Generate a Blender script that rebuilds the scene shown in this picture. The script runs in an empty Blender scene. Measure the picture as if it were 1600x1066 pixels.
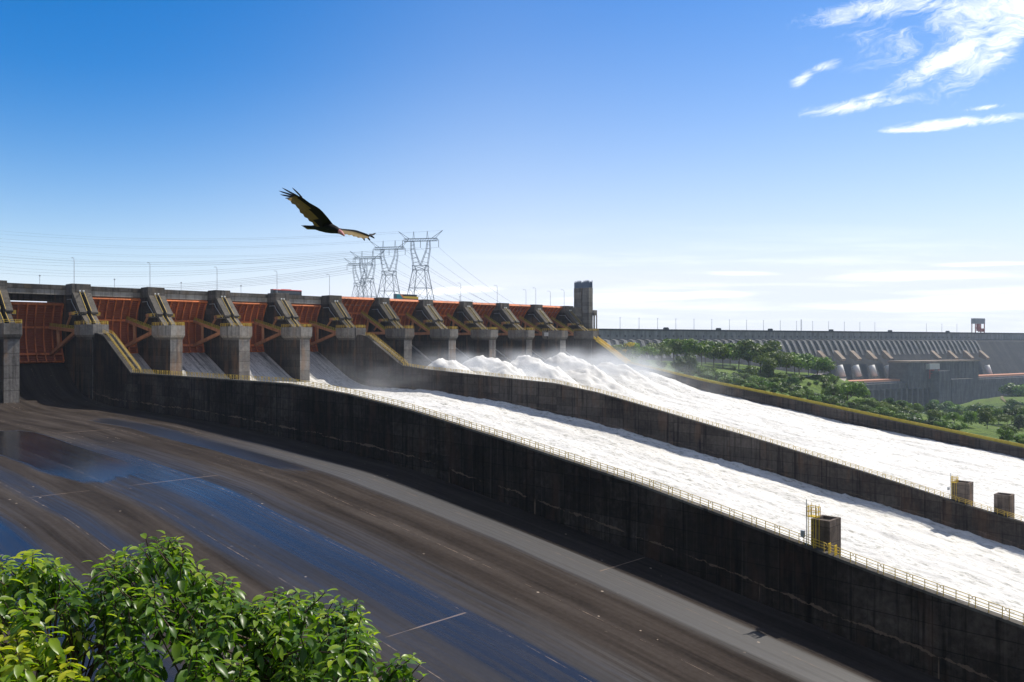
import bpy, math, random
import numpy as np
from mathutils import Vector, Matrix

C = bpy.context.scene.collection
R = math.radians
# ------------------------------------------------------------------ camera
FPX = 1302.0                      # focal length in photo pixels (photo is 1600 wide)
cam_d = bpy.data.cameras.new('camera'); cam = bpy.data.objects.new('camera', cam_d); C.objects.link(cam)
cam.location = (0, 0, 0); cam.rotation_euler = (R(90), 0, 0)
cam_d.sensor_width = 36; cam_d.lens = FPX/1600*36
cam_d.clip_start = 0.2; cam_d.clip_end = 20000
S = bpy.context.scene
S.camera = cam
S.view_settings.view_transform = 'Standard'; S.view_settings.look = 'None'
S.view_settings.gamma = 1; S.view_settings.use_curve_mapping = False
S.view_settings.exposure = 0.3
S.cycles.use_denoising = True
S.cycles.max_bounces = 8; S.cycles.volume_bounces = 1
S.cycles.transparent_max_bounces = 12
S.cycles.volume_step_rate = 1.0

# spillway frame: s runs along the crest, t downstream, origin at the deck face of the stair pier
PX, PY = -151.0, 292.0
Q = math.sqrt(.5)
def W(s, t, z=0.0): return Vector((PX + Q*s + Q*t, PY + Q*s - Q*t, z))
def at(u, v, Z):    return Vector(((u-800)/FPX*Z, Z, (533-v)/FPX*Z))

# ------------------------------------------------------------------ sun and sky
SUN_ST = (0.60, 0.13, 0.79)       # toward the sun in (s, t, up)
sd = Vector((Q*(SUN_ST[0]+SUN_ST[1]), Q*(SUN_ST[0]-SUN_ST[1]), SUN_ST[2])).normalized()
sun_d = bpy.data.lights.new('sun', 'SUN'); sun_o = bpy.data.objects.new('sun', sun_d); C.objects.link(sun_o)
sun_d.energy = 4.7; sun_d.angle = R(0.5); sun_d.color = (1.0, .94, .84)
sun_o.rotation_euler = sd.to_track_quat('Z', 'Y').to_euler()

class NG:
    """small helper for writing node trees"""
    def __init__(s, tree): s.t = tree; tree.nodes.clear()
    def n(s, typ, ins=None, **props):
        nd = s.t.nodes.new(typ)
        for k, v in props.items(): setattr(nd, k, v)
        for k, v in (ins or {}).items():
            sock = nd.inputs[k]
            if isinstance(v, bpy.types.NodeSocket): s.t.links.new(v, sock)
            else: sock.default_value = v
        return nd
    def m(s, op, a, b=0.0, c=None, clamp=False):
        nd = s.n('ShaderNodeMath', {0: a, 1: b}, operation=op, use_clamp=clamp)
        if c is not None:
            if isinstance(c, bpy.types.NodeSocket): s.t.links.new(c, nd.inputs[2])
            else: nd.inputs[2].default_value = c
        return nd.outputs[0]
    def vm(s, op, a, b=(0, 0, 0)): return s.n('ShaderNodeVectorMath', {0: a, 1: b}, operation=op).outputs[0]
    def noise(s, vec, scale=1.0, detail=4.0, rough=.55, dist=0.0):
        return s.n('ShaderNodeTexNoise', {'Vector': vec, 'Scale': scale, 'Detail': detail, 'Roughness': rough, 'Distortion': dist}).outputs[0]
    def ramp(s, fac, stops, interp='LINEAR'):
        nd = s.n('ShaderNodeValToRGB', {'Fac': fac}); r = nd.color_ramp; r.interpolation = interp
        while len(r.elements) < len(stops): r.elements.new(.5)
        for e, (p, c) in zip(r.elements, stops):
            e.position = p; e.color = (c, c, c, 1) if isinstance(c, (int, float)) else (*c, 1)
        return nd.outputs[0]
    def mix(s, f, a, b, blend='MIX'):
        nd = s.n('ShaderNodeMix', data_type='RGBA', blend_type=blend)
        for i, v in ((0, f), (6, a), (7, b)):
            if isinstance(v, bpy.types.NodeSocket): s.t.links.new(v, nd.inputs[i])
            elif i: nd.inputs[i].default_value = (*v, 1) if len(v) == 3 else v
            else: nd.inputs[i].default_value = v
        return nd.outputs[2]
    def ms(s, x, lo, hi):      # smoothstep map to 0..1
        return s.n('ShaderNodeMapRange', {'Value': x, 'From Min': lo, 'From Max': hi}, interpolation_type='SMOOTHSTEP').outputs[0]
    def xyz(s, vec):
        o = s.n('ShaderNodeSeparateXYZ', {0: vec}).outputs; return o[0], o[1], o[2]
    def comb(s, x, y, z=0.0): return s.n('ShaderNodeCombineXYZ', {0: x, 1: y, 2: z}).outputs[0]

wd = bpy.data.worlds.new('World'); S.world = wd; wd.use_nodes = True
g = NG(wd.node_tree)
sky = g.n('ShaderNodeTexSky', sky_type='NISHITA', sun_disc=False)
sky.sun_elevation = math.asin(sd.z); sky.sun_rotation = math.atan2(sd.x, sd.y)
sky.altitude = 200; sky.air_density = 1.0; sky.dust_density = 0.6; sky.ozone_density = 2.2
dirv = g.n('ShaderNodeTexCoord').outputs['Generated']
dx, dy, dz = g.xyz(dirv)
dyc = g.m('MAXIMUM', dy, .02)
az = g.m('DIVIDE', dx, dyc); el = g.m('DIVIDE', dz, dyc)           # tangents of azimuth and elevation
def puff(cx, cy, ang, la, lb):     # soft ellipse of cloud in the sky
    ca, sa = math.cos(ang), math.sin(ang)
    ax = g.m('SUBTRACT', az, cx); ey = g.m('SUBTRACT', el, cy)
    p = g.m('DIVIDE', g.m('ADD', g.m('MULTIPLY', ax, ca), g.m('MULTIPLY', ey, sa)), la)
    q = g.m('DIVIDE', g.m('SUBTRACT', g.m('MULTIPLY', ey, ca), g.m('MULTIPLY', ax, sa)), lb)
    r2 = g.m('ADD', g.m('MULTIPLY', p, p), g.m('MULTIPLY', q, q))
    return g.m('EXPONENT', g.m('MULTIPLY', r2, -1.0))
def pf(u, v, ang, la, lb): return puff((u-800)/FPX, (533-v)/FPX, ang, la/FPX, lb/FPX)
PUFFS = [(1590, 8, .25, 270, 56), (1480, 90, .50, 130, 21), (1330, 16, .22, 95, 20), (1560, 70, .7, 125, 36), (1420, 8, .05, 140, 26), (1255, 122, .6, 26, 10),
         (1330, 166, .13, 115, 12), (1355, 152, .22, 45, 7), (1500, 191, .10, 150, 9), (1425, 203, .04, 80, 5),
         (1290, 103, .35, 32, 9), (1540, 168, .12, 34, 5)]
msum = None
for a in PUFFS:
    p = pf(*a); msum = p if msum is None else g.m('MAXIMUM', msum, p)
wv = g.comb(g.m('MULTIPLY', az, 6.0), g.m('MULTIPLY', el, 10.0), 1.0)
wx = g.m('MULTIPLY', g.m('SUBTRACT', g.noise(wv, 1.5, 4), .5), .12); wy = g.m('MULTIPLY', g.m('SUBTRACT', g.noise(g.vm('ADD', wv, (9, 4, 2)), 1.5, 4), .5), .08)
azw = g.m('ADD', az, wx); elw = g.m('ADD', el, wy)
# filaments run up to the right
fa = g.m('ADD', g.m('MULTIPLY', azw, .92), g.m('MULTIPLY', elw, .40)); fb = g.m('SUBTRACT', g.m('MULTIPLY', elw, .92), g.m('MULTIPLY', azw, .40))
n1 = g.noise(g.comb(g.m('MULTIPLY', fa, 9.0), g.m('MULTIPLY', fb, 22.0), 0.0), 1.0, 8, .62)
n2 = g.noise(g.comb(g.m('MULTIPLY', fa, 34.0), g.m('MULTIPLY', fb, 150.0), 3.0), 1.0, 6, .65)
nn = g.m('ADD', g.m('MULTIPLY', n1, .62), g.m('MULTIPLY', n2, .38))
cl1 = g.m('MULTIPLY', g.ms(g.m('ADD', msum, g.m('MULTIPLY', g.m('SUBTRACT', nn, .5), 3.4)), .30, 1.5), g.ms(msum, .04, .5))
# low bands of thin cloud near the horizon on the right
cv2 = g.comb(g.m('MULTIPLY', az, 3.0), g.m('MULTIPLY', el, 42.0), 7.0)
n3 = g.noise(cv2, 1.3, 8, .6, .3)
band = g.m('MULTIPLY', g.m('MULTIPLY', g.ms(el, .16, .04), g.ms(az, -.25, .35)), .95)
low1 = g.m('MULTIPLY', g.ms(n3, .42, .72), band)
low2 = None
for a in [(1420, 432, .03, 210, 10), (1560, 412, .03, 130, 6), (1165, 428, -.01, 85, 7), (1500, 475, .01, 330, 16), (1060, 462, .03, 220, 9), (700, 455, .05, 110, 8)]:
    p = pf(*a); low2 = p if low2 is None else g.m('MAXIMUM', low2, p)
low2 = g.ms(g.m('ADD', low2, g.m('MULTIPLY', g.m('SUBTRACT', n3, .5), 1.7)), .35, 1.1)
cloud = g.m('MAXIMUM', g.m('MAXIMUM', cl1, g.m('MULTIPLY', low1, .5)), g.m('MULTIPLY', low2, .95), clamp=True)
cloud = g.m('MULTIPLY', cloud, g.ms(dz, -.01, .03))
skyc = g.n('ShaderNodeHueSaturation', {'Hue': .5, 'Saturation': 1.62, 'Value': 1.0, 'Color': sky.outputs[0]}).outputs[0]
skyc = g.mix(1.0, skyc, (.66, .86, .98), 'MULTIPLY')
side = g.ms(az, -.62, .02)                                # the air is whiter toward the sun's side
kk = g.m('SUBTRACT', 13.3, g.m('MULTIPLY', side, 6.7))
pale = g.m('MINIMUM', g.m('MULTIPLY', g.m('EXPONENT', g.m('MULTIPLY', g.m('MAXIMUM', dz, 0.0), g.m('MULTIPLY', kk, -1.0))), 1.5), .92)
skyc = g.mix(pale, skyc, (6.3, 6.55, 7.3))
# unseen broken cloud, added overhead and behind the viewpoint to whiten the fill light
ovn = g.noise(dirv, 3.2, 6, .6)
over = g.m('MULTIPLY', g.m('MAXIMUM', g.ms(dz, .5, .75), g.ms(dy, .2, -.2)), g.ms(ovn, .38, .6))
skyc = g.mix(g.m('MULTIPLY', over, .85), skyc, (3.5, 3.45, 3.4))
mixc = g.mix(cloud, skyc, (9.6, 9.7, 9.9))
bg = g.n('ShaderNodeBackground', {'Color': mixc, 'Strength': 0.12})
g.n('ShaderNodeOutputWorld', {'Surface': bg.outputs[0]})

# ------------------------------------------------------------------ object helpers
def tag(o, label=None, cat=None, group=None, kind=None):
    if label: o['label'] = label
    if cat: o['category'] = cat
    if group: o['group'] = group
    if kind: o['kind'] = kind
    return o
def thing(name, label, cat, loc=(0, 0, 0), rz=0.0, group=None, rx=0.0):
    o = bpy.data.objects.new(name, None); C.objects.link(o); o.empty_display_size = .5
    o.location = loc; o.rotation_euler = (rx, 0, rz)
    return tag(o, label, cat, group)
def dup(root, loc, rot=None, label=None, group=None):
    c = root.copy(); C.objects.link(c); c.location = loc
    if rot is not None: c.rotation_euler = rot
    if label: c['label'] = label
    if group: c['group'] = group
    for ch in list(root.children):
        k = ch.copy(); C.objects.link(k); k.parent = c
        for gg in list(ch.children):
            q = gg.copy(); C.objects.link(q); q.parent = k
    return c
class MB:
    """collects vertices and faces of ONE mesh object"""
    def __init__(s): s.v = []; s.f = []; s.mi = []
    def add(s, vs, fs, mi=0):
        b = len(s.v); s.v += [tuple(p) for p in vs]; s.f += [tuple(b+i for i in f) for f in fs]; s.mi += [mi]*len(fs)
    def box(s, x0, x1, y0, y1, z0, z1, mi=0):
        s.add([(x0,y0,z0),(x1,y0,z0),(x1,y1,z0),(x0,y1,z0),(x0,y0,z1),(x1,y0,z1),(x1,y1,z1),(x0,y1,z1)],
              [(0,3,2,1),(4,5,6,7),(0,1,5,4),(1,2,6,5),(2,3,7,6),(3,0,4,7)], mi)
    def bar(s, p, q, w, h=None, up=(0, 0, 1), mi=0):
        h = h or w; p = Vector(p); q = Vector(q); d = (q-p).normalized(); u = Vector(up)
        if abs(d.dot(u)) > .98: u = Vector((1, 0, 0))
        a = d.cross(u).normalized()*(w/2); b = a.cross(d).normalized()*(h/2)
        s.add([p-a-b,p+a-b,p+a+b,p-a+b,q-a-b,q+a-b,q+a+b,q-a+b], [(0,3,2,1),(4,5,6,7),(0,1,5,4),(1,2,6,5),(2,3,7,6),(3,0,4,7)], mi)
    def tube(s, pts, r, n=6, mi=0, r2=None):
        pts = [Vector(p) for p in pts]; k = len(pts); b = len(s.v)
        for i, p in enumerate(pts):
            d = (pts[min(i+1, k-1)]-pts[max(i-1, 0)]).normalized()
            u = Vector((0, 0, 1)) if abs(d.z) < .9 else Vector((1, 0, 0))
            a = d.cross(u).normalized(); c = a.cross(d)
            rr = r if r2 is None else r+(r2-r)*i/(k-1)
            for j in range(n):
                th = 2*math.pi*j/n; s.v.append(tuple(p+(a*math.cos(th)+c*math.sin(th))*rr))
        for i in range(k-1):
            for j in range(n):
                s.f.append((b+i*n+j, b+i*n+(j+1)%n, b+(i+1)*n+(j+1)%n, b+(i+1)*n+j)); s.mi.append(mi)
        s.f.append(tuple(b+j for j in range(n))[::-1]); s.mi.append(mi)
        s.f.append(tuple(b+(k-1)*n+j for j in range(n))); s.mi.append(mi)
    def prism(s, poly, fn, a, b, mi=0):
        """poly of 2D points, fn(p, q, depth) -> 3D, extruded between a and b"""
        k = len(poly); vs = [fn(p[0], p[1], a) for p in poly]+[fn(p[0], p[1], b) for p in poly]
        s.add(vs, [tuple(range(k))[::-1], tuple(range(k, 2*k))]+[(i, (i+1)%k, k+(i+1)%k, k+i) for i in range(k)], mi)
    def grid(s, P, mi=0):
        ny, nx = P.shape[:2]; b = len(s.v); s.v += [tuple(p) for p in P.reshape(-1, 3)]
        i = np.arange(ny-1)[:, None]*nx+np.arange(nx-1)[None, :]
        q = np.stack([i, i+1, i+nx+1, i+nx], -1).reshape(-1, 4)+b
        s.f += [tuple(r) for r in q.tolist()]; s.mi += [mi]*len(q)
    def build(s, name, mat, parent=None, smooth=False, fix=True):
        me = bpy.data.meshes.new(name); me.from_pydata(s.v, [], s.f)
        mats = mat if isinstance(mat, (list, tuple)) else [mat]
        for m in mats: me.materials.append(m)
        if len(mats) > 1: me.polygons.foreach_set('material_index', s.mi)
        if fix:
            import bmesh
            bm = bmesh.new(); bm.from_mesh(me); bmesh.ops.recalc_face_normals(bm, faces=bm.faces); bm.to_mesh(me); bm.free()
        if smooth: me.polygons.foreach_set('use_smooth', [True]*len(me.polygons))
        o = bpy.data.objects.new(name, me); C.objects.link(o)
        if parent: o.parent = parent
        return o
def grid_obj(name, P, mat, smooth=True, attrs=None, parent=None, flip=False):
    ny, nx = P.shape[:2]
    i = np.arange(ny-1)[:, None]*nx+np.arange(nx-1)[None, :]
    q = np.stack([i, i+1, i+nx+1, i+nx], -1).reshape(-1, 4)
    if flip: q = q[:, ::-1]
    me = bpy.data.meshes.new(name)
    me.vertices.add(ny*nx); me.vertices.foreach_set('co', P.reshape(-1).astype(np.float32))
    me.loops.add(q.size); me.loops.foreach_set('vertex_index', q.reshape(-1).astype(np.int32))
    me.polygons.add(len(q)); me.polygons.foreach_set('loop_start', np.arange(0, q.size, 4, dtype=np.int32))
    me.polygons.foreach_set('loop_total', np.full(len(q), 4, np.int32))
    me.update(calc_edges=True); me.validate()
    if smooth: me.polygons.foreach_set('use_smooth', [True]*len(q))
    for k, a in (attrs or {}).items():
        at_ = me.attributes.new(k, 'FLOAT', 'POINT'); at_.data.foreach_set('value', a.reshape(-1).astype(np.float32))
    me.materials.append(mat)
    o = bpy.data.objects.new(name, me); C.objects.link(o)
    if parent: o.parent = parent
    return o

# value noise in numpy
def _h(ix, iy, seed):
    n = (ix.astype(np.int64)*374761393+iy.astype(np.int64)*668265263+seed*1442695041) & 0x7fffffff
    n = ((n ^ (n >> 13))*1274126177) & 0x7fffffff
    return ((n ^ (n >> 16)) & 0xffff)/65535.0
def vnoise(x, y, seed=0):
    ix = np.floor(x); iy = np.floor(y); fx = x-ix; fy = y-iy
    fx = fx*fx*fx*(fx*(fx*6-15)+10); fy = fy*fy*fy*(fy*(fy*6-15)+10)
    a = _h(ix, iy, seed); b = _h(ix+1, iy, seed); c = _h(ix, iy+1, seed); d = _h(ix+1, iy+1, seed)
    return (a*(1-fx)+b*fx)*(1-fy)+(c*(1-fx)+d*fx)*fy
def fbm(x, y, oct=4, seed=0, gain=.5):
    v = 0; a = 1; tot = 0
    for i in range(oct):
        v = v+a*vnoise(x*2**i+17.3*i, y*2**i-9.1*i, seed+i); tot += a; a *= gain
    return v/tot
def ss(x, a, b):
    k = np.clip((x-a)/(b-a), 0, 1); return k*k*(3-2*k)

# ------------------------------------------------------------------ materials
def mat(name):
    m = bpy.data.materials.new(name); m.use_nodes = True; return m, NG(m.node_tree)
def out(g, sh, disp=None):
    o = g.n('ShaderNodeOutputMaterial', {'Surface': sh})
    return o
def spill_coord(g):
    p = g.n('ShaderNodeNewGeometry').outputs['Position']
    p = g.vm('SUBTRACT', p, (PX, PY, 0))
    return g.n('ShaderNodeVectorRotate', {'Vector': p, 'Axis': (0, 0, 1), 'Angle': R(-45)}, rotation_type='AXIS_ANGLE').outputs[0]
def pbsdf(g, col, rough=.8, spec=.3, normal=None, **kw):
    ins = {'Base Color': col if isinstance(col, bpy.types.NodeSocket) else (*col, 1), 'Roughness': rough, 'Specular IOR Level': spec}
    if normal is not None: ins['Normal'] = normal
    ins.update(kw)
    return g.n('ShaderNodeBsdfPrincipled', ins).outputs[0]
def simple(name, col, rough=.6, spec=.4, metal=0.0, var=.25, scale=1.5, rust=0.0):
    m, g = mat(name)
    p = g.n('ShaderNodeNewGeometry').outputs['Position']
    f = g.noise(p, scale, 5, .6)
    c = g.mix(f, tuple(x*(1-var) for x in col), tuple(min(1, x*(1+var)) for x in col))
    if rust:                                                # runs of rust and dirt down the paint
        x, y, z = g.xyz(p)
        r1 = g.noise(g.comb(g.m('MULTIPLY', x, 1.3), g.m('MULTIPLY', y, 1.3), g.m('MULTIPLY', z, .12)), 1.0, 5, .65)
        c = g.mix(g.m('MULTIPLY', g.ms(r1, .48, .66), rust), c, (.075, .032, .016))
        r2 = g.noise(p, .09, 3); c = g.mix(1.0, c, g.ramp(r2, [(.35, .72), (.65, 1.2)]), 'MULTIPLY')
    out(g, pbsdf(g, c, rough, spec, Metallic=metal)); return m

def concrete(name, dark, mid, light, streak=.7, stain=(.25, .13, .06), stain_amt=.0, lift=2.5, bay=8.0, tan=0.0):
    m, g = mat(name)
    c = spill_coord(g); s, y, z = g.xyz(c)
    h = g.m('SUBTRACT', s, y)                               # runs along either face
    hv = g.comb(h, g.m('ADD', s, y), z)
    big = g.noise(c, .055, 5, .6)
    fine = g.noise(c, 1.1, 6, .65)
    f = g.m('ADD', g.m('MULTIPLY', big, .65), g.m('MULTIPLY', fine, .35))
    col = g.ramp(f, [(.33, dark), (.5, mid), (.68, light)])
    st = g.noise(g.comb(g.m('MULTIPLY', h, .8), g.m('MULTIPLY', g.m('ADD', s, y), .8), g.m('MULTIPLY', z, .045)), 1.0, 5, .65)
    col = g.mix(g.m('MULTIPLY', g.ms(st, .48, .68), streak), col, tuple(x*.35 for x in dark))
    st2 = g.noise(g.comb(g.m('MULTIPLY', h, 2.3), g.m('MULTIPLY', g.m('ADD', s, y), 2.3), g.m('MULTIPLY', z, .06)), 1.0, 3, .5)
    col = g.mix(g.m('MULTIPLY', g.ms(st2, .55, .75), .35), col, light)
    # each pour a little lighter or darker than its neighbours
    pn = g.n('ShaderNodeTexWhiteNoise', {'Vector': g.comb(g.m('FLOOR', g.m('DIVIDE', h, bay)), g.m('FLOOR', g.m('DIVIDE', z, lift)), 0.0)}, noise_dimensions='2D').outputs[0]
    col = g.mix(1.0, col, g.ramp(pn, [(0, .72), (1, 1.2)]), 'MULTIPLY')
    zw = g.m('ADD', z, g.m('MULTIPLY', fine, .12))
    l1 = g.m('LESS_THAN', g.m('FRACT', g.m('DIVIDE', zw, lift)), .045)
    l2 = g.m('LESS_THAN', g.m('FRACT', g.m('DIVIDE', h, bay)), .014)
    ln = g.m('MAXIMUM', l1, l2)
    col = g.mix(g.m('MULTIPLY', ln, .6), col, tuple(x*.35 for x in dark))
    if stain_amt:
        sn = g.noise(g.comb(g.m('MULTIPLY', h, .25), 0.0, g.m('MULTIPLY', z, .06)), 1.0, 4, .6)
        col = g.mix(g.m('MULTIPLY', g.ms(sn, .5, .66), stain_amt), col, stain)
    if tan:                                                 # pale lime lines leaking from the joints near the foot
        hh = g.n('ShaderNodeAttribute', attribute_name='foot').outputs['Fac']
        stp = g.m('MULTIPLY', g.noise(g.comb(g.m('FLOOR', g.m('DIVIDE', h, 6.0)), 0.0, 0.0), .9, 2), 1.7)
        wob = g.m('MULTIPLY', g.noise(c, .45, 4, .7), 1.3)
        d = g.m('ABSOLUTE', g.m('SUBTRACT', hh, g.m('ADD', g.m('ADD', stp, wob), .9)))
        br = g.noise(c, .3, 5, .7)
        wid = g.m('MULTIPLY', g.ms(br, .36, .72), .34)
        col = g.mix(g.m('MULTIPLY', g.ms(g.m('SUBTRACT', wid, d), 0.0, .08), tan), col, (.21, .145, .105))
        drip = g.noise(g.comb(g.m('MULTIPLY', h, 1.1), 0.0, g.m('MULTIPLY', z, .05)), 1.0, 2)
        dm = g.m('MULTIPLY', g.ms(drip, .655, .70), g.ms(hh, 2.8, 1.5))
        col = g.mix(g.m('MULTIPLY', dm, tan*.7), col, (.3, .2, .14))
    b = g.n('ShaderNodeBump', {'Strength': .35, 'Distance': .25, 'Height': g.m('SUBTRACT', fine, g.m('MULTIPLY', ln, .5))}).outputs[0]
    out(g, pbsdf(g, col, .92, .07, b)); return m

M = {}
M['pier'] = concrete('pier_concrete', (.09, .08, .07), (.22, .20, .178), (.38, .355, .315), .6, (.30, .165, .08), .45, 3.9, 60.0)
M['deck'] = concrete('deck_concrete', (.05, .045, .04), (.12, .108, .094), (.21, .19, .165), .7, (.2, .14, .08), .3, 1.3, 8.6)
M['head'] = concrete('pier_head_concrete', (.085, .076, .066), (.21, .19, .166), (.34, .315, .275), .45, (.22, .13, .07), .3, 30.0, 60.0)
M['beam'] = concrete('bridge_beam_concrete', (.17, .152, .13), (.31, .285, .245), (.42, .385, .335), .45, (.2, .14, .08), .2, 60.0, 6.7)
M['algae_shade'] = concrete('algae_and_shade_concrete', (.018, .015, .013), (.055, .047, .04), (.11, .098, .085), .7, (.2, .11, .06), .45, 2.6, 60.0)  # algal stain, darkened further to hold the shade of flanks and shaft
M['wall'] = concrete('stained_wall_concrete', (.008, .006, .0048), (.032, .0245, .020), (.105, .084, .07), .8, (.085, .045, .03), .4, 2.6, 9.0, tan=.6)
M['wall2'] = concrete('weathered_wall_concrete', (.022, .018, .015), (.064, .053, .045), (.11, .095, .082), .8, (.15, .08, .045), .3, 2.6, 9.0, tan=.25)
M['slab'] = concrete('sloping_slab_concrete', (.05, .045, .039), (.095, .086, .074), (.15, .138, .12), .5, (.2, .14, .08), .1, 50.0, 50.0)
M['block'] = concrete('hatch_block_concrete', (.085, .066, .054), (.18, .145, .12), (.30, .25, .21), .55, (.3, .18, .1), .4, 1.9, 3.0)
M['tower'] = concrete('tower_concrete', (.12, .112, .10), (.2, .185, .165), (.3, .28, .25), .5, (.2, .14, .08), .2, 2.0, 30.0)
M['orange'] = simple('orange_steel', (.60, .165, .045), .62, .3, 0, .3, .6, .6)
M['arm'] = simple('faded_orange_steel', (.44, .20, .095), .65, .3, 0, .3, .7, .5)
M['skin'] = simple('rusty_gate_plate', (.30, .075, .026), .7, .3, 0, .45, .5)
M['stiff'] = simple('dusty_orange_steel', (.37, .108, .039), .7, .3, 0, .35, .6, .55)
M['yellow'] = simple('yellow_paint', (.62, .42, .06), .5, .4, 0, .25, 1.2)
M['yellow2'] = simple('bright_yellow_paint', (.72, .50, .02), .5, .4, 0, .25, 1.2)
M['moss'] = simple('dirty_yellow_paint', (.46, .36, .045), .7, .3, 0, .4, .8)
M['galv'] = simple('galvanised_steel', (.45, .47, .48), .45, .5, .6, .2, 2)
M['lattice'] = simple('lattice_steel', (.13, .16, .21), .5, .5, .3, .15, 1)
M['dark'] = simple('dark_steel', (.03, .03, .032), .6, .4, 0, .3, 2)
M['lampglass'] = simple('lamp_glass', (.7, .7, .66), .3, .5)

# dry chute floor: worn concrete with joints, wet bands and grime drawn out along the flow
m, g = mat('chute_floor_concrete'); M['floor'] = m
c = spill_coord(g); s, y, z = g.xyz(c); t = g.m('MULTIPLY', y, -1.0)
tl = g.m('MULTIPLY', t, .02)
warp = g.m('MULTIPLY', g.m('SUBTRACT', g.noise(g.comb(tl, g.m('MULTIPLY', s, .02), 0.0), 1.1, 2), .5), 1.7)
conv = g.m('ADD', s, g.m('MULTIPLY', g.m('SUBTRACT', t, 200.0), g.m('MULTIPLY', s, .0005)))
sw = g.m('ADD', conv, warp)
str1 = g.noise(g.comb(g.m('MULTIPLY', sw, .33), tl, 0.0), 1.0, 6, .6)
str2 = g.noise(g.comb(g.m('MULTIPLY', sw, 1.5), g.m('MULTIPLY', tl, 1.6), 5.0), 1.0, 4, .6)
fine = g.noise(c, 1.6, 5, .65)
big = g.noise(c, .05, 4, .6)
f = g.m('ADD', g.m('ADD', g.m('MULTIPLY', str1, .5), g.m('MULTIPLY', str2, .2)), g.m('ADD', g.m('MULTIPLY', fine, .15), g.m('MULTIPLY', big, .15)))
col = g.ramp(f, [(.39, (.016, .0125, .0105)), (.5, (.036, .0285, .024)), (.62, (.062, .051, .044))])
BANDS = [(-104, .0), (-79, .0), (-76, .85), (-69.5, .95), (-67, .2), (-63, .1), (-61.5, .6), (-59, .55), (-57.5, .08), (-52.5, .05), (-50.5, .55),
         (-44.5, .58), (-43.6, .84), (-36.9, .86), (-36.2, .45), (-31.5, .30), (-29.5, .02), (-18.5, .0), (-16.5, .50), (-11.0, .54), (-10.0, .04), (0, .0)]
wet = g.ramp(g.m('DIVIDE', g.m('ADD', sw, 104.0), 104.0), [((a+104)/104, b) for a, b in BANDS])
wet = g.n('ShaderNodeSeparateColor', {0: wet}).outputs[0]
wl = g.m('MULTIPLY', g.m('SUBTRACT', str2, .5), 1.3)
# near the gates the bands start at different distances; a pool lies in front of the closed gate
gate_fade = g.m('ADD', g.ms(t, 95.0, 165.0), 0.0)
wet = g.m('MULTIPLY', g.m('ADD', wet, g.m('MULTIPLY', wl, g.ms(wet, .02, .3))), gate_fade, clamp=True)
pool = g.m('MULTIPLY', g.m('MULTIPLY', g.ms(sw, -57.0, -52.0), g.ms(sw, -38.0, -42.0)), g.m('MULTIPLY', g.ms(t, 84.0, 104.0), g.ms(t, 185.0, 150.0)))
pool = g.ms(g.m('ADD', pool, g.m('MULTIPLY', g.m('SUBTRACT', str1, .5), .8)), .35, .6)
trick = g.m('MULTIPLY', g.m('MULTIPLY', g.ms(sw, -24.0, -21.0), g.ms(sw, -13.0, -17.0)), g.m('MULTIPLY', g.ms(t, 60.0, 90.0), g.ms(t, 200.0, 165.0)))
trick = g.ms(g.m('ADD', trick, g.m('MULTIPLY', g.m('SUBTRACT', str2, .5), 1.4)), .55, .8)
wet = g.m('MAXIMUM', wet, g.m('MULTIPLY', g.m('MAXIMUM', pool, g.m('MULTIPLY', trick, .8)), .97))
gw = g.m('ADD', sw, g.m('MULTIPLY', g.m('SUBTRACT', g.noise(g.comb(g.m('MULTIPLY', t, .05), s, 0.0), 1.0, 5, .65), .5), 1.2))
greyb = g.m('MULTIPLY', g.ms(gw, -17.2, -16.3), g.ms(gw, -10.2, -11.0))
col = g.mix(g.m('MULTIPLY', greyb, g.m('MULTIPLY', g.ms(t, 120.0, 190.0), .75)), col, g.mix(str2, (.055, .054, .053), (.125, .122, .12)))
col = g.mix(g.m('MULTIPLY', wet, g.m('SUBTRACT', 1.0, g.m('MULTIPLY', greyb, .9))), col, g.mix(.75, col, (.006, .007, .009)))
# joints: long ones every 12.6 m, cross ones every 68 m broken off between panels, pale with lime
jb = g.noise(c, .35, 5, .75)
jl = g.m('ABSOLUTE', g.m('SUBTRACT', g.m('FRACT', g.m('DIVIDE', g.m('ADD', conv, 6.6), 12.3)), .5))
jw = g.m('MULTIPLY', g.ms(jb, .44, .69), .0060)
j1 = g.m('LESS_THAN', jl, jw)
pid = g.m('FLOOR', g.m('DIVIDE', g.m('ADD', conv, .45), 12.3))
hid = g.n('ShaderNodeTexWhiteNoise', {'W': pid}, noise_dimensions='1D').outputs[0]
tj = g.m('ABSOLUTE', g.m('SUBTRACT', g.m('FRACT', g.m('DIVIDE', g.m('ADD', t, 30.5), 68.3)), .0))
tj = g.m('MINIMUM', tj, g.m('SUBTRACT', 1.0, tj))
hid2 = g.n('ShaderNodeTexWhiteNoise', {'Vector': g.comb(pid, g.m('FLOOR', g.m('DIVIDE', t, 68.3)), 0.0)}, noise_dimensions='2D').outputs[0]
j2 = g.m('MULTIPLY', g.m('LESS_THAN', tj, g.m('MULTIPLY', g.ms(g.noise(c, .09, 3),   .46, .62),   .0020)), g.m('GREATER_THAN', hid2, .45))
jj = g.m('MAXIMUM', j1, j2)
col = g.mix(g.m('MULTIPLY', jj, .8), col, (.21, .155, .12))
vor = g.n('ShaderNodeTexVoronoi', {'Vector': c, 'Scale': .8}, feature='F1')
rsel = g.n('ShaderNodeSeparateColor', {0: vor.outputs['Color']}).outputs[0]
spot = g.m('MULTIPLY', g.m('LESS_THAN', vor.outputs['Distance'], .14), g.m('GREATER_THAN', rsel, .80))
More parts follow.
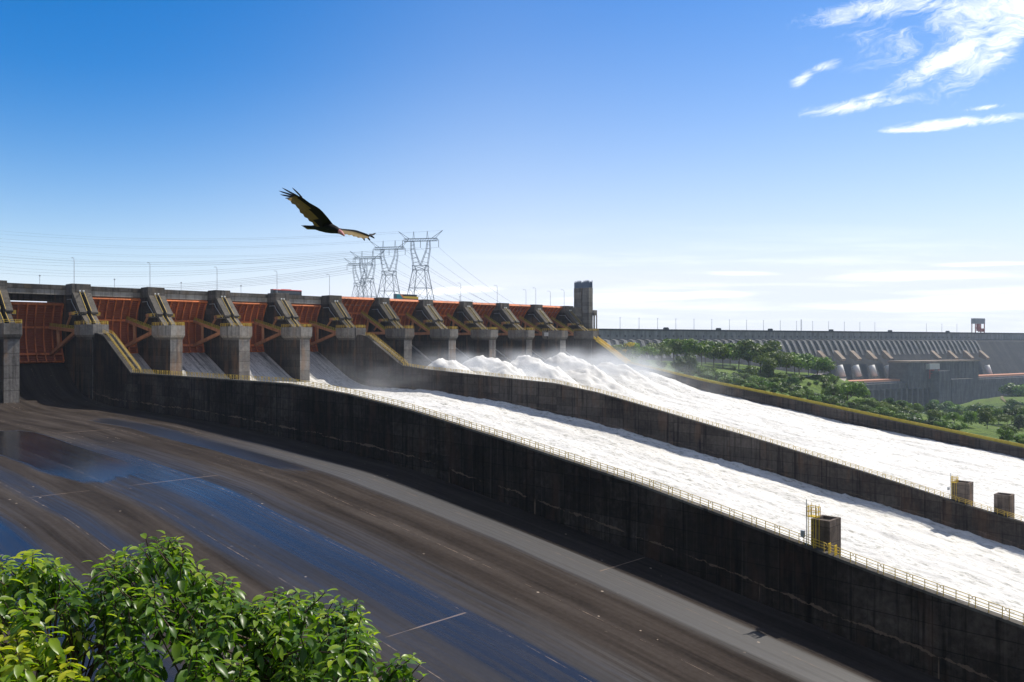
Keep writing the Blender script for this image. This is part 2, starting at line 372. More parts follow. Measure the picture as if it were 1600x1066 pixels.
spot = g.m('MULTIPLY', spot, g.ms(g.noise(g.comb(g.m('MULTIPLY', sw, .09), g.m('MULTIPLY', t, .03), 2.0), 1.0, 3), .50, .62))
col = g.mix(g.m('MULTIPLY', spot, .8), col, (.36, .29, .23))
rough = g.n('ShaderNodeMapRange', {'Value': wet, 'From Min': 0.0, 'From Max': 1.0, 'To Min': .85, 'To Max': .14}).outputs[0]
rough = g.m('ADD', rough, g.m('MULTIPLY', g.m('SUBTRACT', str2, .5), .15))
dry_spec = g.n('ShaderNodeMapRange', {'Value': wet, 'To Min': .03, 'To Max': .5}).outputs[0]
bm_ = g.n('ShaderNodeBump', {'Strength': .12, 'Distance': .1, 'Height': g.m('MULTIPLY', fine, g.m('SUBTRACT', 1.0, g.m('MULTIPLY', wet, .9)))}).outputs[0]
out(g, pbsdf(g, col, rough, dry_spec, bm_))

# white water: foam over dark water, foam amount stored on the surface
m, g = mat('churning_water'); M['water'] = m
c = spill_coord(g); s, y, z = g.xyz(c)
foam = g.n('ShaderNodeAttribute', attribute_name='foam').outputs['Fac']
sv = g.comb(g.m('MULTIPLY', s, 1.3), g.m('MULTIPLY', y, .42), g.m('MULTIPLY', z, .8))
n1 = g.noise(sv, 1.15, 7, .7); n2 = g.noise(sv, .16, 4, .6)
n4 = g.noise(g.comb(g.m('MULTIPLY', s, 1.0), g.m('MULTIPLY', y, .35), 0.0), 2.6, 4, .6)
n5 = g.noise(g.comb(g.m('MULTIPLY', s, 1.0), g.m('MULTIPLY', y, .3), 8.0), .75, 6, .72)
holes = g.m('MULTIPLY', g.m('MAXIMUM', g.m('MULTIPLY', g.ms(n1, .50, .62), g.ms(n2, .33, .55)), g.m('MULTIPLY', g.ms(n5, .56, .68), .8)), g.ms(foam, 1.45, 1.05))
white = g.mix(g.m('MULTIPLY', holes, .75), (.665, .645, .605), (.24, .235, .19))
stre = g.noise(g.comb(g.m('MULTIPLY', s, 1.9), g.m('MULTIPLY', y, .06), g.m('MULTIPLY', z, .06)), 1.0, 5, .65)
flow = g.noise(g.comb(g.m('MULTIPLY', s, .22), g.m('MULTIPLY', y, .022), 4.0), 1.0, 5, .6)
white = g.mix(1.0, white, g.ramp(flow, [(.35, .80), (.55, 1.0)]), 'MULTIPLY')
fo = g.ms(g.m('ADD', foam, g.m('MULTIPLY', g.m('SUBTRACT', stre, .5), g.m('MULTIPLY', g.ms(foam, 1.0, .8), 1.1))), .25, .8)
col = g.mix(fo, (.035, .046, .052), white)
hb = g.m('ADD', g.m('MULTIPLY', n1, .7), g.m('MULTIPLY', n4, .3))
bp = g.n('ShaderNodeBump', {'Strength': g.n('ShaderNodeMapRange', {'Value': foam, 'From Min': 1.0, 'From Max': 1.5, 'To Min': .7, 'To Max': .4}).outputs[0], 'Distance': .6, 'Height': hb}).outputs[0]
rg = g.n('ShaderNodeMapRange', {'Value': fo, 'To Min': .22, 'To Max': .7}).outputs[0]
out(g, pbsdf(g, col, rg, .3, bp, **{'Subsurface Weight': g.m('MULTIPLY', fo, .55), 'Subsurface Radius': (1.6, 1.6, 1.6), 'Subsurface Scale': 1.0}))

# ------------------------------------------------------------------ profiles (t -> z)
FLOOR = [(-60,-30),(-28,-14),(-15,-8.0),(-11,-7.2),(-8,-7.6),(-5,-9.6),(.6,-14),(6,-16.6),(11,-18.2),(18,-19.5),(25,-20.2),(36,-20.8),(105,-20.9),(152,-22.3),(188,-24.0),(228,-28.8),(250,-31.8),(274,-35.6),(340,-48),(420,-64)]
WT1 = [(22,2.6),(28,1.6),(51,-9.7),(144,-9.7),(167,-11.0),(188,-13.1),(215.5,-16.8),(241.6,-20.7),(261.5,-24.3),(277,-27.2),(290,-29.4),(340,-38.5),(400,-50)]
WT2 = [(21.8,2.6),(27,1.6),(50,-9.7),(63,-10.8),(130.7,-13.8),(149,-16.1),(165,-19.0),(206,-26.6),(231,-31.6),(252.6,-36.2),(265,-38.6),(340,-55),(400,-68)]
WT3 = [(18,1.8),(24,-1.5),(41.6,-12),(51,-13.5),(89.5,-20.2),(136,-26.7),(181,-33.5),(206,-37.1),(228,-40.4),(340,-57),(400,-66)]
MIDW = [(-12,-4.3),(-8,-4.9),(0,-8.8),(14,-15.3),(24,-18.2),(36,-19.2),(78,-20),(111.5,-22.1),(140,-25.4),(165,-28.5),(206,-34.7),(238,-40),(265,-44.8),(340,-61),(400,-74)]
RGTW = [(-12,-.4),(-8,-1.8),(6.5,-9.4),(18,-14),(30,-16.2),(45,-15.5),(70,-19.5),(87,-24.5),(136,-31.6),(168,-36.6),(207,-41.6),(228,-44.5),(265,-50.5),(400,-76)]
def smooth_profile(pts):
    xs, zs = zip(*pts); X = np.arange(xs[0], xs[-1], 1.0); Zv = np.interp(X, xs, zs)
    k = np.ones(9)/9; Zp = np.pad(Zv, 4, mode='edge'); Zs = np.convolve(Zp, k, 'valid')
    Zs[:4] = Zv[:4]; Zs[-4:] = Zv[-4:]
    return lambda t: np.interp(t, X, Zs)
zfloor = smooth_profile(FLOOR); zmid = smooth_profile(MIDW); zrgt = smooth_profile(RGTW)
def zw(prof): return lambda t: float(np.interp(t, *zip(*prof)))
zw1, zw2, zw3 = zw(WT1), zw(WT2), zw(WT3)
def stw(s, t, z):      # arrays -> world points
    return np.stack([PX+Q*s+Q*t, PY+Q*s-Q*t, z], -1)

# dry chute floor
tt = np.concatenate([np.arange(-30, 40, 1.0), np.arange(40, 420.1, 4.0)]); sx = np.arange(-104, 4.1, 4.0)
T, SS = np.meshgrid(tt, sx, indexing='ij')
fl = grid_obj('chute_floor', stw(SS, T, zfloor(T)), M['floor']); tag(fl, kind='structure')

# ------------------------------------------------------------------ water in the two running chutes
def spill_water(name, s0, s1, zfun, foamfun, step, extra=None):
    ts = np.arange(-11, 390, step*1.4); sv_ = np.arange(s0, s1+.01, step)
    T, SS = np.meshgrid(ts, sv_, indexing='ij')
    Z = zfun(T)
    fo = foamfun(SS, T)
    if extra is not None: Z, fo = extra(SS, T, Z, fo)
    ch = (fbm(SS/2.0, T/5.0, 4, 3)-.5)*.85+(np.abs(fbm(SS/1.0, T/1.7, 3, 11)-.5))*.9+(fbm(SS/9, T/17, 2, 5)-.5)*1.0
    Z = Z+ch*ss(fo, .55, 1.0)*(.95-.35*ss(fo, 1.05, 1.5))+(fbm(SS/1.3, T/14, 3, 21)-.5)*.35*(1-ss(fo, .5, 1))
    o = grid_obj(name, stw(SS, T, Z), M['water'], attrs={'foam': fo})
    return tag(o, kind='structure')
def foam_mid(s, t):
    start = 16+10*fbm(s/7, t*0, 3, 41)+10*ss(s, 80, 100)
    f = ss(t, start-6, start+14)
    sheet = .26+.66*fbm(s/1.3, t/34, 3, 43)+.22*ss(t, -8, 14)
    f = np.maximum(f, np.clip(sheet, 0, .7))
    for n in (1, 2, 3, 4):                        # white edge where the jet leaves each pier
        f = np.maximum(f, .95*np.exp(-((s-(26*n-3.7))/.6)**2)*ss(t, -9, -4))
    return f
def ex_mid(s, t, Z, f):
    Z = Z+1.0*np.exp(-((s-99.8)/2.0)**2)*ss(t, 25, 50)+.5*np.exp(-((s-94)/4)**2)*(fbm(s/6, t/12, 2, 9)-.3)
    return Z, f
spill_water('chute_water', 1.2, 101.2, zmid, foam_mid, .62, ex_mid)
def foam_right(s, t):
    f = ss(t, 26, 36)
    f = np.maximum(f, .12*ss(t, -9, 20))
    for n in range(5, 11):
        f = np.maximum(f, 1.0*np.exp(-((s-(26*n-3.7))/.7)**2))
    return f
MOUNDS = [(117, 60, 9.0, 10.5), (143, 54, 9.6, 10), (169, 53, 10.4, 10), (195, 53, 10.2, 10), (221, 60, 6.8, 10.5), (244, 66, 3.6, 8)]
def ex_right(s, t, Z, f):
    add = np.zeros_like(Z)
    for (sc, tc, h, w) in MOUNDS:
        wob = (fbm(s/5, t/6, 3, 61)-.5)*5
        dt = t-tc+wob; pr = np.where(dt < 0, np.exp(-(dt/11.0)**2), np.exp(-(dt/30.0)**2))
        add = np.maximum(add, h*pr*np.exp(-((s-sc+(fbm(s/7, t/7, 2, 67)-.5)*4)/w)**2))
    lump = ((fbm(s/1.5, t/1.7, 3, 79)-.5)*1.1+(fbm(s/6, t/8, 4, 71, .6)-.5)*5.0+(.5-np.abs(fbm(s/3.2, t/3.6, 3, 73)-.5)*2)*1.3)*ss(add, .8, 6)
    return Z+add+lump, np.maximum(f, ss(add, .5, 3))+.6*ss(add, 1.0, 4)*np.exp(-((t-60)/30)**2)
spill_water('chute_water', 104.5, 258.2, zrgt, foam_right, .8, ex_right)

# ------------------------------------------------------------------ dividing walls
def rail(mb, pts, h=1.1, gap=1.6, r=.05, rails=(1.0, .62, .3)):
    """posts and rails along a 3D polyline"""
    pts = [Vector(p) for p in pts]; up = Vector((0, 0, h))
    for a, b in zip(pts[:-1], pts[1:]):
        L = (b-a).length; n = max(1, round(L/gap))
        for i in range(n+1): p = a.lerp(b, i/n); mb.bar(p, p+up, r*2, up=(1, 0, 0))
        for k in rails: mb.bar(a+up*k, b+up*k, r*1.8)
def dividing_wall(s0, wt, zbase, t0, t1, material, label):
    root = thing('dividing_wall', label, 'wall', W(s0, t0, float(zbase(t0))), R(45))
    O = root.location.copy()
    def loc(s, t, z): return (s-s0, -(t-t0), z-O.z)
    ts = sorted(set([float(x) for x in np.arange(t0, t1, 3.0)]+[p[0] for p in WT1 if t0 < p[0] < 60]+[t1]))
    mb = MB(); foot = []
    near = 9
    rows = []
    for t in ts:
        b = float(zbase(t))-1.5; top = wt(t); wide = 1.6-2.6*float(ss(np.array(t), 50, 54))
        ring = [(s0-2, t, b+(top-b)*i/(near-1)) for i in range(near)]+[(s0+wide, t, top), (s0+max(wide, 1.6), t, b-2)]
        rows.append(ring); foot += [p[2]-float(zbase(t)) for p in ring]
    k = near+2
    for ring in rows: mb.v += [loc(*p) for p in ring]
    for i in range(len(rows)-1):
        for j in range(k-1): mb.f.append((i*k+j, i*k+j+1, (i+1)*k+j+1, (i+1)*k+j)); mb.mi.append(0)
    o = mb.build('wall_face', material, root)
    a = o.data.attributes.new('foot', 'FLOAT', 'POINT'); a.data.foreach_set('value', foot)
    def strip(nm, ta, tb, sa, sb, dz, th, m):           # a slab lying along the sloping top
        tx = [t for t in ts if ta <= t <= tb]; q = MB(); rr = []
        for t in tx:
            z = wt(t)+dz; rr.append([loc(s0+sa, t, z), loc(s0+sb, t, z), loc(s0+sb, t, z-th), loc(s0+sa, t, z-th)])
        for r_ in rr: q.v += r_
        for i in range(len(rr)-1):
            for j in range(4): q.f.append((i*4+j, i*4+(j+1) % 4, (i+1)*4+(j+1) % 4, (i+1)*4+j)); q.mi.append(0)
        q.f += [(0, 1, 2, 3), tuple(4*(len(rr)-1)+j for j in (3, 2, 1, 0))]; q.mi += [0, 0]
        return q.build(nm, m, root)
    return root, loc, strip
def ramp_stair(root, loc, wt, s0, ta, tb, ym, both=True):
    st = MB(); n = 44
    for i in range(n):
        t = ta+(tb-ta)*i/n; z = wt(t+(tb-ta)/n)
        x0, y0, z0 = loc(s0-.75, t, z); x1, y1, z1 = loc(s0+.75, t+(tb-ta)/n, z)
        st.box(x0, x1, min(y0, y1), max(y0, y1), z0, z0+.48)
    st.build('stair', M['deck'], root)
    for sg in (-.95, .95):
        mb = MB(); pts = [loc(s0+sg, t, wt(t)+.3) for t in np.linspace(ta, tb, 9)]
        rail(mb, pts, 1.15, 1.5, .034, (1.0, .66, .33)); mb.build('stair_railing', ym, root)

w1, l1, s1 = dividing_wall(0, zw1, zfloor, 17.95, 396, M['wall'], 'long black-stained concrete wall beside the dry chute, nearest of the three chute walls')
s1('coping', 51, 396, -2.12, -.9, .12, .3, M['slab']); s1('ramp_slab', 22, 51, -2.12, 1.72, .14, .4, M['slab']); ramp_stair(w1, l1, zw1, 0, 24, 51, M['yellow'])
w2, l2, s2 = dividing_wall(104, zw2, lambda t: zmid(t)-1, 17.95, 396, M['wall2'], 'grey streaked concrete wall between the two chutes of running white water')
s2('coping', 50, 396, -2.12, -.9, .12, .3, M['slab']); s2('ramp_slab', 22, 50, -2.12, 1.72, .14, .4, M['slab']); ramp_stair(w2, l2, zw2, 104, 24, 50, M['yellow'])
w3, l3, s3 = dividing_wall(260, zw3, lambda t: zrgt(t)-1, 17.95, 396, M['wall2'], 'far concrete chute wall with yellow edging below the wooded bank')
s3('coping', 42, 396, -2.12, -.6, .12, .35, M['slab']); s3('ramp_slab', 18, 42, -2.12, 1.72, .14, .4, M['yellow2'])
q = MB()
for sg in (-1.8, 1.4): rail(q, [l3(260+sg, t, zw3(t)+.1) for t in np.linspace(18, 42, 7)], 1.3, 1.0, .14, (1.0, .6, .3))
q.build('stair_railing', M['yellow2'], w3)

# railing panels with rounded ends stand in a row along each wall
PANEL = {}
def panel_mesh(L, slope, r, ym, close=False):
    key = (L, round(slope, 2), r, ym.name)
    if key in PANEL: return PANEL[key]
    mb = MB(); dz = round(slope, 2)
    P = lambda f, h: (0, -f*L, f*L*dz+h)
    a, b = .10, .90
    for f in (a, .5, b): mb.bar(P(f, 0), P(f, 1.15), r*2, up=(1, 0, 0))
    for h in (1.15, .8, .45): mb.bar(P(.03, h) if h == .45 else P(a-.04, h), P(.97, h) if h == .45 else P(b+.04, h), r*1.7)
    for sg, f0 in ((-1, a-.04), (1, b+.04)):             # rounded hoop closing each end
        pts = [P(f0, 1.15), P(f0+sg*.05, 1.08), P(f0+sg*.065, .97), P(f0+sg*.05, .86), P(f0, .8)]
        for p, q_ in zip(pts[:-1], pts[1:]): mb.bar(p, q_, r*1.7)
    if close:
        for f in np.linspace(.02, .98, 12): mb.bar(P(f, 0), P(f, 1.15), r*1.6, up=(1, 0, 0))
    o = mb.build('railing_panel', ym); me = o.data; bpy.data.objects.remove(o); PANEL[key] = me
    return me
def panel_row(s0, sg, wt, ta, tb, L, r, ym, label, group, close=False):
    t = ta
    while t < tb:
        sl = (wt(t+L)-wt(t))/L
        o = bpy.data.objects.new('railing_panel', panel_mesh(L, sl, r, ym, close)); C.objects.link(o)
        o.location = W(s0+sg, t, wt(t)+.12); o.rotation_euler = (0, 0, R(45))
        tag(o, label, 'railing', group); t += L
panel_row(0, -1.75, zw1, 51.4, 315, 3.2, .036, M['yellow'], 'yellow tube railing panel with rounded hoop ends, in the row on the dry chute wall', 'railing panels on the wall of the dry chute')
panel_row(104, -1.75, zw2, 50.4, 300, 3.2, .042, M['yellow'], 'small yellow railing panel in the row on the wall between the two foaming chutes', 'railing panels on the wall between the wet chutes')
panel_row(260, -1.3, zw3, 42.2, 270, 4.0, .16, M['moss'], 'olive-yellow railing panel in the row along the far wall below the trees', 'railing panels on the far wall', True)

# hatch blocks on the walls
def hatch_block(s0, t, zt, zb, wid, dep, label, ladder=None):
    root = thing('hatch_block', label, 'concrete block', W(s0, t, zb), R(45))
    h = zt-zb; mb = MB(); e = .35
    mb.box(-dep/2, dep/2, -wid/2, wid/2, -3.0, h-.45)
    mb.box(-dep/2, -dep/2+e, -wid/2, wid/2, h-.45, h); mb.box(dep/2-e, dep/2, -wid/2, wid/2, h-.45, h)
    mb.box(-dep/2+e, dep/2-e, -wid/2, -wid/2+e, h-.45, h); mb.box(-dep/2+e, dep/2-e, wid/2-e, wid/2, h-.45, h)
    mb.build('block_walls', M['block'], root)
    q = MB(); q.box(-dep/2+e+.01, dep/2-e-.01, -wid/2+e+.01, wid/2-e-.01, h-.44, h-.36); q.build('hatch_floor', M['slab'], root)
    return root
hatch_block(1.15, 267.6, -22.0, -25.7, 2.4, 3.2, 'brown concrete hatch block with a hollow top standing on the near chute wall')
hatch_block(104.9, 252.2, -31.7, -36.0, 3.6, 3.4, 'concrete hatch block with a yellow cage on it, on the middle wall')
hatch_block(104.9, 260.6, -33.4, -37.4, 3.2, 3.2, 'bare concrete hatch block without ladder, on the wall between the wet chutes')
def ladder_cage(s, t, zb, zt, k, label):
    root = thing('ladder_cage', label, 'ladder', W(s, t, zb), R(45)); h = zt-zb
    a = MB(); a.tube([(-.5, .55, 0), (-.5, .55, h+.5)], .06, 6); a.build('mast', M['galv'], root)
    b = MB()
    for x in (-.4, .5):
        for y in (-.6, .4): b.bar((x, y, 0), (x, y, h), .05, up=(1, 0, 0))
    for i in range(int(h/.45)): b.bar((-.4, -.25, .3+i*.45), (-.4, .3, .3+i*.45), .03)
    for y in (-.25, .3): b.bar((-.4, y, 0), (-.4, y, h-.2), .04, up=(1, 0, 0))
    b.build('ladder_frame', M['yellow2'], root)
    c_ = MB(); zf = h-1.7*k
    c_.box(-.5, .6, -.7, .5, zf-.08, zf)
    rail(c_, [(-.5, -.7, zf), (.6, -.7, zf), (.6, .5, zf), (-.5, .5, zf), (-.5, -.7, zf)], 1.15, .5, .035, (1.0, .5))
    c_.build('cage', M['yellow2'], root)
    d_ = MB(); d_.box(-.75, -.45, .75, 1.2, h*.28, h*.42); d_.build('control_box', M['galv'], root)
ladder_cage(-1.05, 266.9, -25.8, -20.0, .9, 'yellow steel ladder tower with railed platform and thin mast beside the near hatch block')
ladder_cage(103.2, 251.0, -34.9, -30.2, .9, 'small yellow ladder cage rising over the hatch block of the middle wall')
q = MB(); root = thing('access_gate', 'cluster of yellow railings closing the walkway beside the near hatch block', 'gate', W(-1.4, 269.2, zw1(269.4)+.12), R(45))
for y in (0, -.75): rail(q, [(-.3, y, -.02+y*.16), (.3, y, -.02+y*.16)], 1.25, .2, .03, (1, .5, .1))
q.build('gate_bars', M['yellow2'], root)

# ------------------------------------------------------------------ piers
PIERN = {-2: 'grey concrete gate pier beyond the closed gate, outside the nearest pier', -1: 'grey concrete gate pier standing in the dry chute, nearest of all the piers',
 0: 'stair pier between the dry chute and the running chute, with yellow stairs down its tail', 1: 'first gate pier past the near stair pier, standing in running water',
 2: 'second of three gate piers between the two stair piers', 3: 'last gate pier before the second stair pier, red bus near its top', 4: 'second stair pier, where the wall between the two wet chutes starts',
 5: 'first gate pier past the second stair pier, below the tour bus', 6: 'second gate pier past the second stair pier, with foam at its foot', 7: 'third gate pier past the second stair pier, with a foam mound at its foot',
 8: 'fourth gate pier past the second stair pier', 9: 'fifth gate pier past the second stair pier, with white box hung on its left side', 10: 'last gate pier with bright yellow ramp, next to the twin tower'}
def make_pier():
    root = thing('gate_pier', PIERN[-2], 'pier', W(-52, 0, -20), R(45), 'piers between the spillway gates')
    Z0 = 20
    vert = lambda s, t, z: (s, -t, z+Z0)
    side = lambda t, z, s: (s, -t, z+Z0)
    def B(mb, s0, s1, t0, t1, z0, z1): mb.box(s0, s1, -t1, -t0, z0+Z0, z1+Z0)
    mb = MB()
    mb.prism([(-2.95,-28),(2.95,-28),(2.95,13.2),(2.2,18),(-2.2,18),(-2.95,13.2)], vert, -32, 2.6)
    body = mb.build('column', [M['pier'], M['algae_shade']], root)
    for p_ in body.data.polygons: p_.material_index = 1 if abs(p_.normal.x) > .9 else 0      # flanks: shade painted in as a darker concrete, along with algal stain
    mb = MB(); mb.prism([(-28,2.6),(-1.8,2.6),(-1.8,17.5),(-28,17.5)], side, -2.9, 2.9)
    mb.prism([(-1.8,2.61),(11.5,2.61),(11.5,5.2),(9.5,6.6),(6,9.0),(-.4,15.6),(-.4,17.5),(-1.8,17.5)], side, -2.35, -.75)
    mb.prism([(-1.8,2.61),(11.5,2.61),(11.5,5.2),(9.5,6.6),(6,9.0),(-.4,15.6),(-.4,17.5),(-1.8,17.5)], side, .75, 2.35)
    mb.build('shaft', M['algae_shade'], root)
    mb = MB(); B(mb, -3.1, 3.1, -6.3, .3, 16.2, 20.0); mb.build('pier_head', M['deck'], root)
    mb = MB()
    for sa, sb in ((-2.95, -.7), (.7, 2.95)):
        mb.prism([(-.2,16.9),(.7,16.9),(8.3,9.9),(8.0,9.2),(6.6,9.3),(-.2,15.4)], side, sa, sb)
    mb.build('upper_slab', M['slab'], root)
    mb = MB()
    for sa, sb in ((-2.3, -.65), (.65, 2.3)): mb.prism([(6.3,9.3),(7.3,9.3),(12.9,5.6),(10.9,5.4)], side, sa, sb)
    mb.build('lower_slab', M['slab'], root)
    mb = MB(); vv = [(-4.3,6.8),(4.3,6.8),(4.3,12.8),(2.5,19.4),(-2.5,19.4),(-4.3,12.8)]
    mb.prism(vv, vert, 2.1, 5.55); 
    lo = [(-3.0,7.2),(3.0,7.2),(3.0,13.1),(2.25,18.1),(-2.25,18.1),(-3.0,13.1)]; k = len(vv)
    mb.add([vert(*p, 2.1) for p in vv]+[vert(*p, .5) for p in lo], [tuple(range(k, 2*k))]+[(i, (i+1) % k, k+(i+1) % k, k+i) for i in range(k)])
    mb.build('corbel', M['head'], root)
    mb = MB(); rail(mb, [vert(*p, 5.55) for p in [(-4.2,7),(-4.2,12.8),(-2.4,19.3),(2.4,19.3),(4.2,12.8),(4.2,7)]], 1.15, 1.5, .06, (1.0, .5)); mb.build('platform_railing', M['yellow'], root)
    mb = MB(); B(mb, -4.6, -2.4, 3.2, 7.2, 8.6, 8.85); B(mb, 2.4, 4.0, 3.2, 7.2, 8.6, 8.85); mb.build('ledge', M['deck'], root)
    mb = MB()
    rail(mb, [vert(-4.5,3.3,8.85), vert(-4.5,7.1,8.85), vert(-2.3,7.1,8.85)], 1.1, 1.0, .06, (1, .5)); rail(mb, [vert(2.4,7.1,8.85), vert(3.9,7.1,8.85), vert(3.9,3.3,8.85)], 1.1, 1.0, .06, (1, .5))
    for sx_ in (-.72, .72): mb.bar(vert(sx_, .6, 17.4), vert(sx_, 8.2, 10.4), .09); mb.bar(vert(sx_, 7.4, 9.7), vert(sx_, 12.4, 6.3), .09)
    mb.build('ledge_railing', M['yellow'], root)
    mb = MB(); mb.bar(vert(-4.2, 3.4, 9.2), vert(-4.2, -1.6, 5.0), .55, .55); mb.box(-4.7, -3.6, -4.6, -2.4, 8.9+Z0, 9.9+Z0); mb.build('hoist_link', M['arm'], root)
    mb = MB(); mb.tube([vert(-3.02, -5, 14.6), vert(-3.02, -.6, 14.6), vert(-3.02, .2, 13.4), vert(-2.6, 5.6, 8.9)], .1, 5); mb.build('pipe', M['galv'], root)
    for sx_ in (-.6, .6):
        mb = MB(); mb.box(sx_-.25, sx_+.25, -.9, -.4, 17.3+Z0, 17.8+Z0); mb.bar((sx_, -.6, 16.9+Z0), (sx_, -.6, 17.35+Z0), .12, up=(1, 0, 0)); mb.build('floodlight', M['lampglass'], root)
    return root
pier0 = make_pier()
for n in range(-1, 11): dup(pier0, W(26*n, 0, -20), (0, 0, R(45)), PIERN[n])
q = MB(); q.box(-.5, .5, -1.4, 1.4, 0, 2.0); q.tube([(0, -.9, 2.0), (0, -.9, 2.6)], .07); q.tube([(0, .9, 2.0), (0, .9, 2.6)], .07)
tag(q.build('equipment_box', M['lampglass']), 'white equipment box hung on the left side of the fifth pier of the far chute', 'box'); bpy.data.objects['equipment_box'].location = W(26*9-4.1, 10, 2.6); bpy.data.objects['equipment_box'].rotation_euler = (0, 0, R(45))

# ------------------------------------------------------------------ radial gates (origin at the trunnion, y upstream)
GL = {-2: 'closed orange radial gate at the very edge, beyond the nearest pier', -1: 'closed orange radial gate above the dry chute, a dark gap over its top',
 0: 'slightly lifted orange gate just right of the near stair pier', 1: 'slightly lifted orange gate between the first and second piers of the middle chute', 2: 'slightly lifted orange gate between the second and third piers of the middle chute', 3: 'slightly lifted orange gate just left of the second stair pier',
 4: 'raised orange gate just right of the second stair pier', 5: 'raised orange gate below the teal and yellow tour bus', 6: 'raised orange gate, third past the second stair pier', 7: 'raised orange gate, fourth past the second stair pier', 8: 'raised orange gate, fifth past the second stair pier', 9: 'raised orange gate nearest the twin tower'}
TRT, TRZ, GR, HW = 7.6, 3.5, 19.5, 10.0
def make_gate():
    root = thing('radial_gate', GL[-2], 'gate', W(-39, TRT, TRZ), R(45), 'orange gates of the spillway')
    A0, A1 = R(-26), R(39.8)
    pc = lambda a, r: (r*math.cos(a), r*math.sin(a))
    mb = MB(); N = 30
    for i in range(N):
        a, b = A0+(A1-A0)*i/N, A0+(A1-A0)*(i+1)/N
        (y0, z0), (y1, z1), (y2, z2), (y3, z3) = pc(a, GR), pc(b, GR), pc(b, GR+.12), pc(a, GR+.12)
        mb.add([(-HW,y0,z0),(HW,y0,z0),(HW,y1,z1),(-HW,y1,z1),(-HW,y3,z3),(HW,y3,z3),(HW,y2,z2),(-HW,y2,z2)], [(0,1,2,3),(4,7,6,5),(0,3,7,4),(1,5,6,2)]+([(0,4,5,1)] if i == 0 else [])+([(3,2,6,7)] if i == N-1 else []))
    mb.build('skin_plate', M['skin'], root); mb = MB()
    for i in range(1, 24):
        a = A0+(A1-A0)*i/24; (y0, z0), (y1, z1) = pc(a, GR-.03), pc(a, GR-.38)
        mb.bar((-HW+.1, (y0+y1)/2, (z0+z1)/2), (HW-.1, (y0+y1)/2, (z0+z1)/2), .14, .34, up=(0, y0-y1, z0-z1))
    mb.build('stiffeners', M['stiff'], root)
    for k in range(8):
        s = -HW+.25+k*(2*HW-.5)/7; mb = MB(); n = 16
        for i in range(n):
            a, b = A0+(A1-A0)*i/n, A0+(A1-A0)*(i+1)/n
            p = [pc(a, GR-.02), pc(b, GR-.02), pc(b, GR-1.0), pc(a, GR-1.0)]
            w = .11
            mb.add([(s-w, *c_) for c_ in p]+[(s+w, *c_) for c_ in p], [(0,1,2,3),(4,7,6,5),(0,4,5,1),(3,2,6,7)])
            p = [pc(a, GR-1.0), pc(b, GR-1.0), pc(b, GR-1.08), pc(a, GR-1.08)]; w = .24
            mb.add([(s-w, *c_) for c_ in p]+[(s+w, *c_) for c_ in p], [(0,1,2,3),(4,7,6,5),(0,4,5,1),(3,2,6,7)])
        mb.build('rib', M['orange'], root)
    for a, nm in ((R(13), 'cross_beam'), (R(-17), 'cross_beam'), (A1-.012, 'top_beam')):
        mb = MB(); y, z = pc(a, GR-.85 if nm == 'cross_beam' else GR-.5); d = .75 if nm == 'cross_beam' else .45
        mb.bar((-HW+.02, y, z), (HW-.02, y, z), d, d if nm == 'cross_beam' else 1.15, up=(0, math.cos(a), math.sin(a))); mb.build(nm, M['orange'], root)
    mb = MB(); y, z = pc(A0+.01, GR-.3); mb.bar((-HW, y, z), (HW, y, z), .3, .7, up=(0, math.cos(A0), math.sin(A0))); mb.build('sill_beam', M['orange'], root)
    for sg in (-1, 1):
        mb = MB(); hub = (sg*(HW-.55), .4, 0)
        for a in (R(13), R(-17)):
            y, z = pc(a, GR-1.2); mb.bar(hub, (sg*6.2, y, z), 1.0, 1.15)
        y1, z1 = pc(R(13), 13.2); y2, z2 = pc(R(-17), 13.2); x = sg*(6.2+(HW-.55-6.2)*(1-13.2/18.3))
        mb.bar((x, y1, z1), (x, y2, z2), .75, .85)
        mb.box(sg*(HW-.55)-.6, sg*(HW-.55)+.5, -.75, 1.6, -.8, .8)
        mb.build('strut_arm', M['arm'], root)
        mb = MB(); y, z = pc(R(13), GR-1.2)
        a, b = Vector((sg*6.2, y, z+.55)), Vector((hub[0], hub[1]+.6, hub[2]+.75))
        rail(mb, [a, b], 1.0, 1.1, .07, (1, .5)); mb.bar(a, b, 1.0, .12); mb.build('walkway_railing', M['moss'], root)
    return root
gate0 = make_gate()
ROT = {-2: -9, -1: -9, 0: .3, 1: .7, 2: .4, 3: .2, 4: 17, 5: 16.8, 6: 17.1, 7: 16.7, 8: 17, 9: 16.9}
gate0.rotation_euler = (R(ROT[-2]), 0, R(45))
for n in range(-1, 10): dup(gate0, W(26*n+13, TRT, TRZ), (R(ROT[n]), 0, R(45)), GL[n])

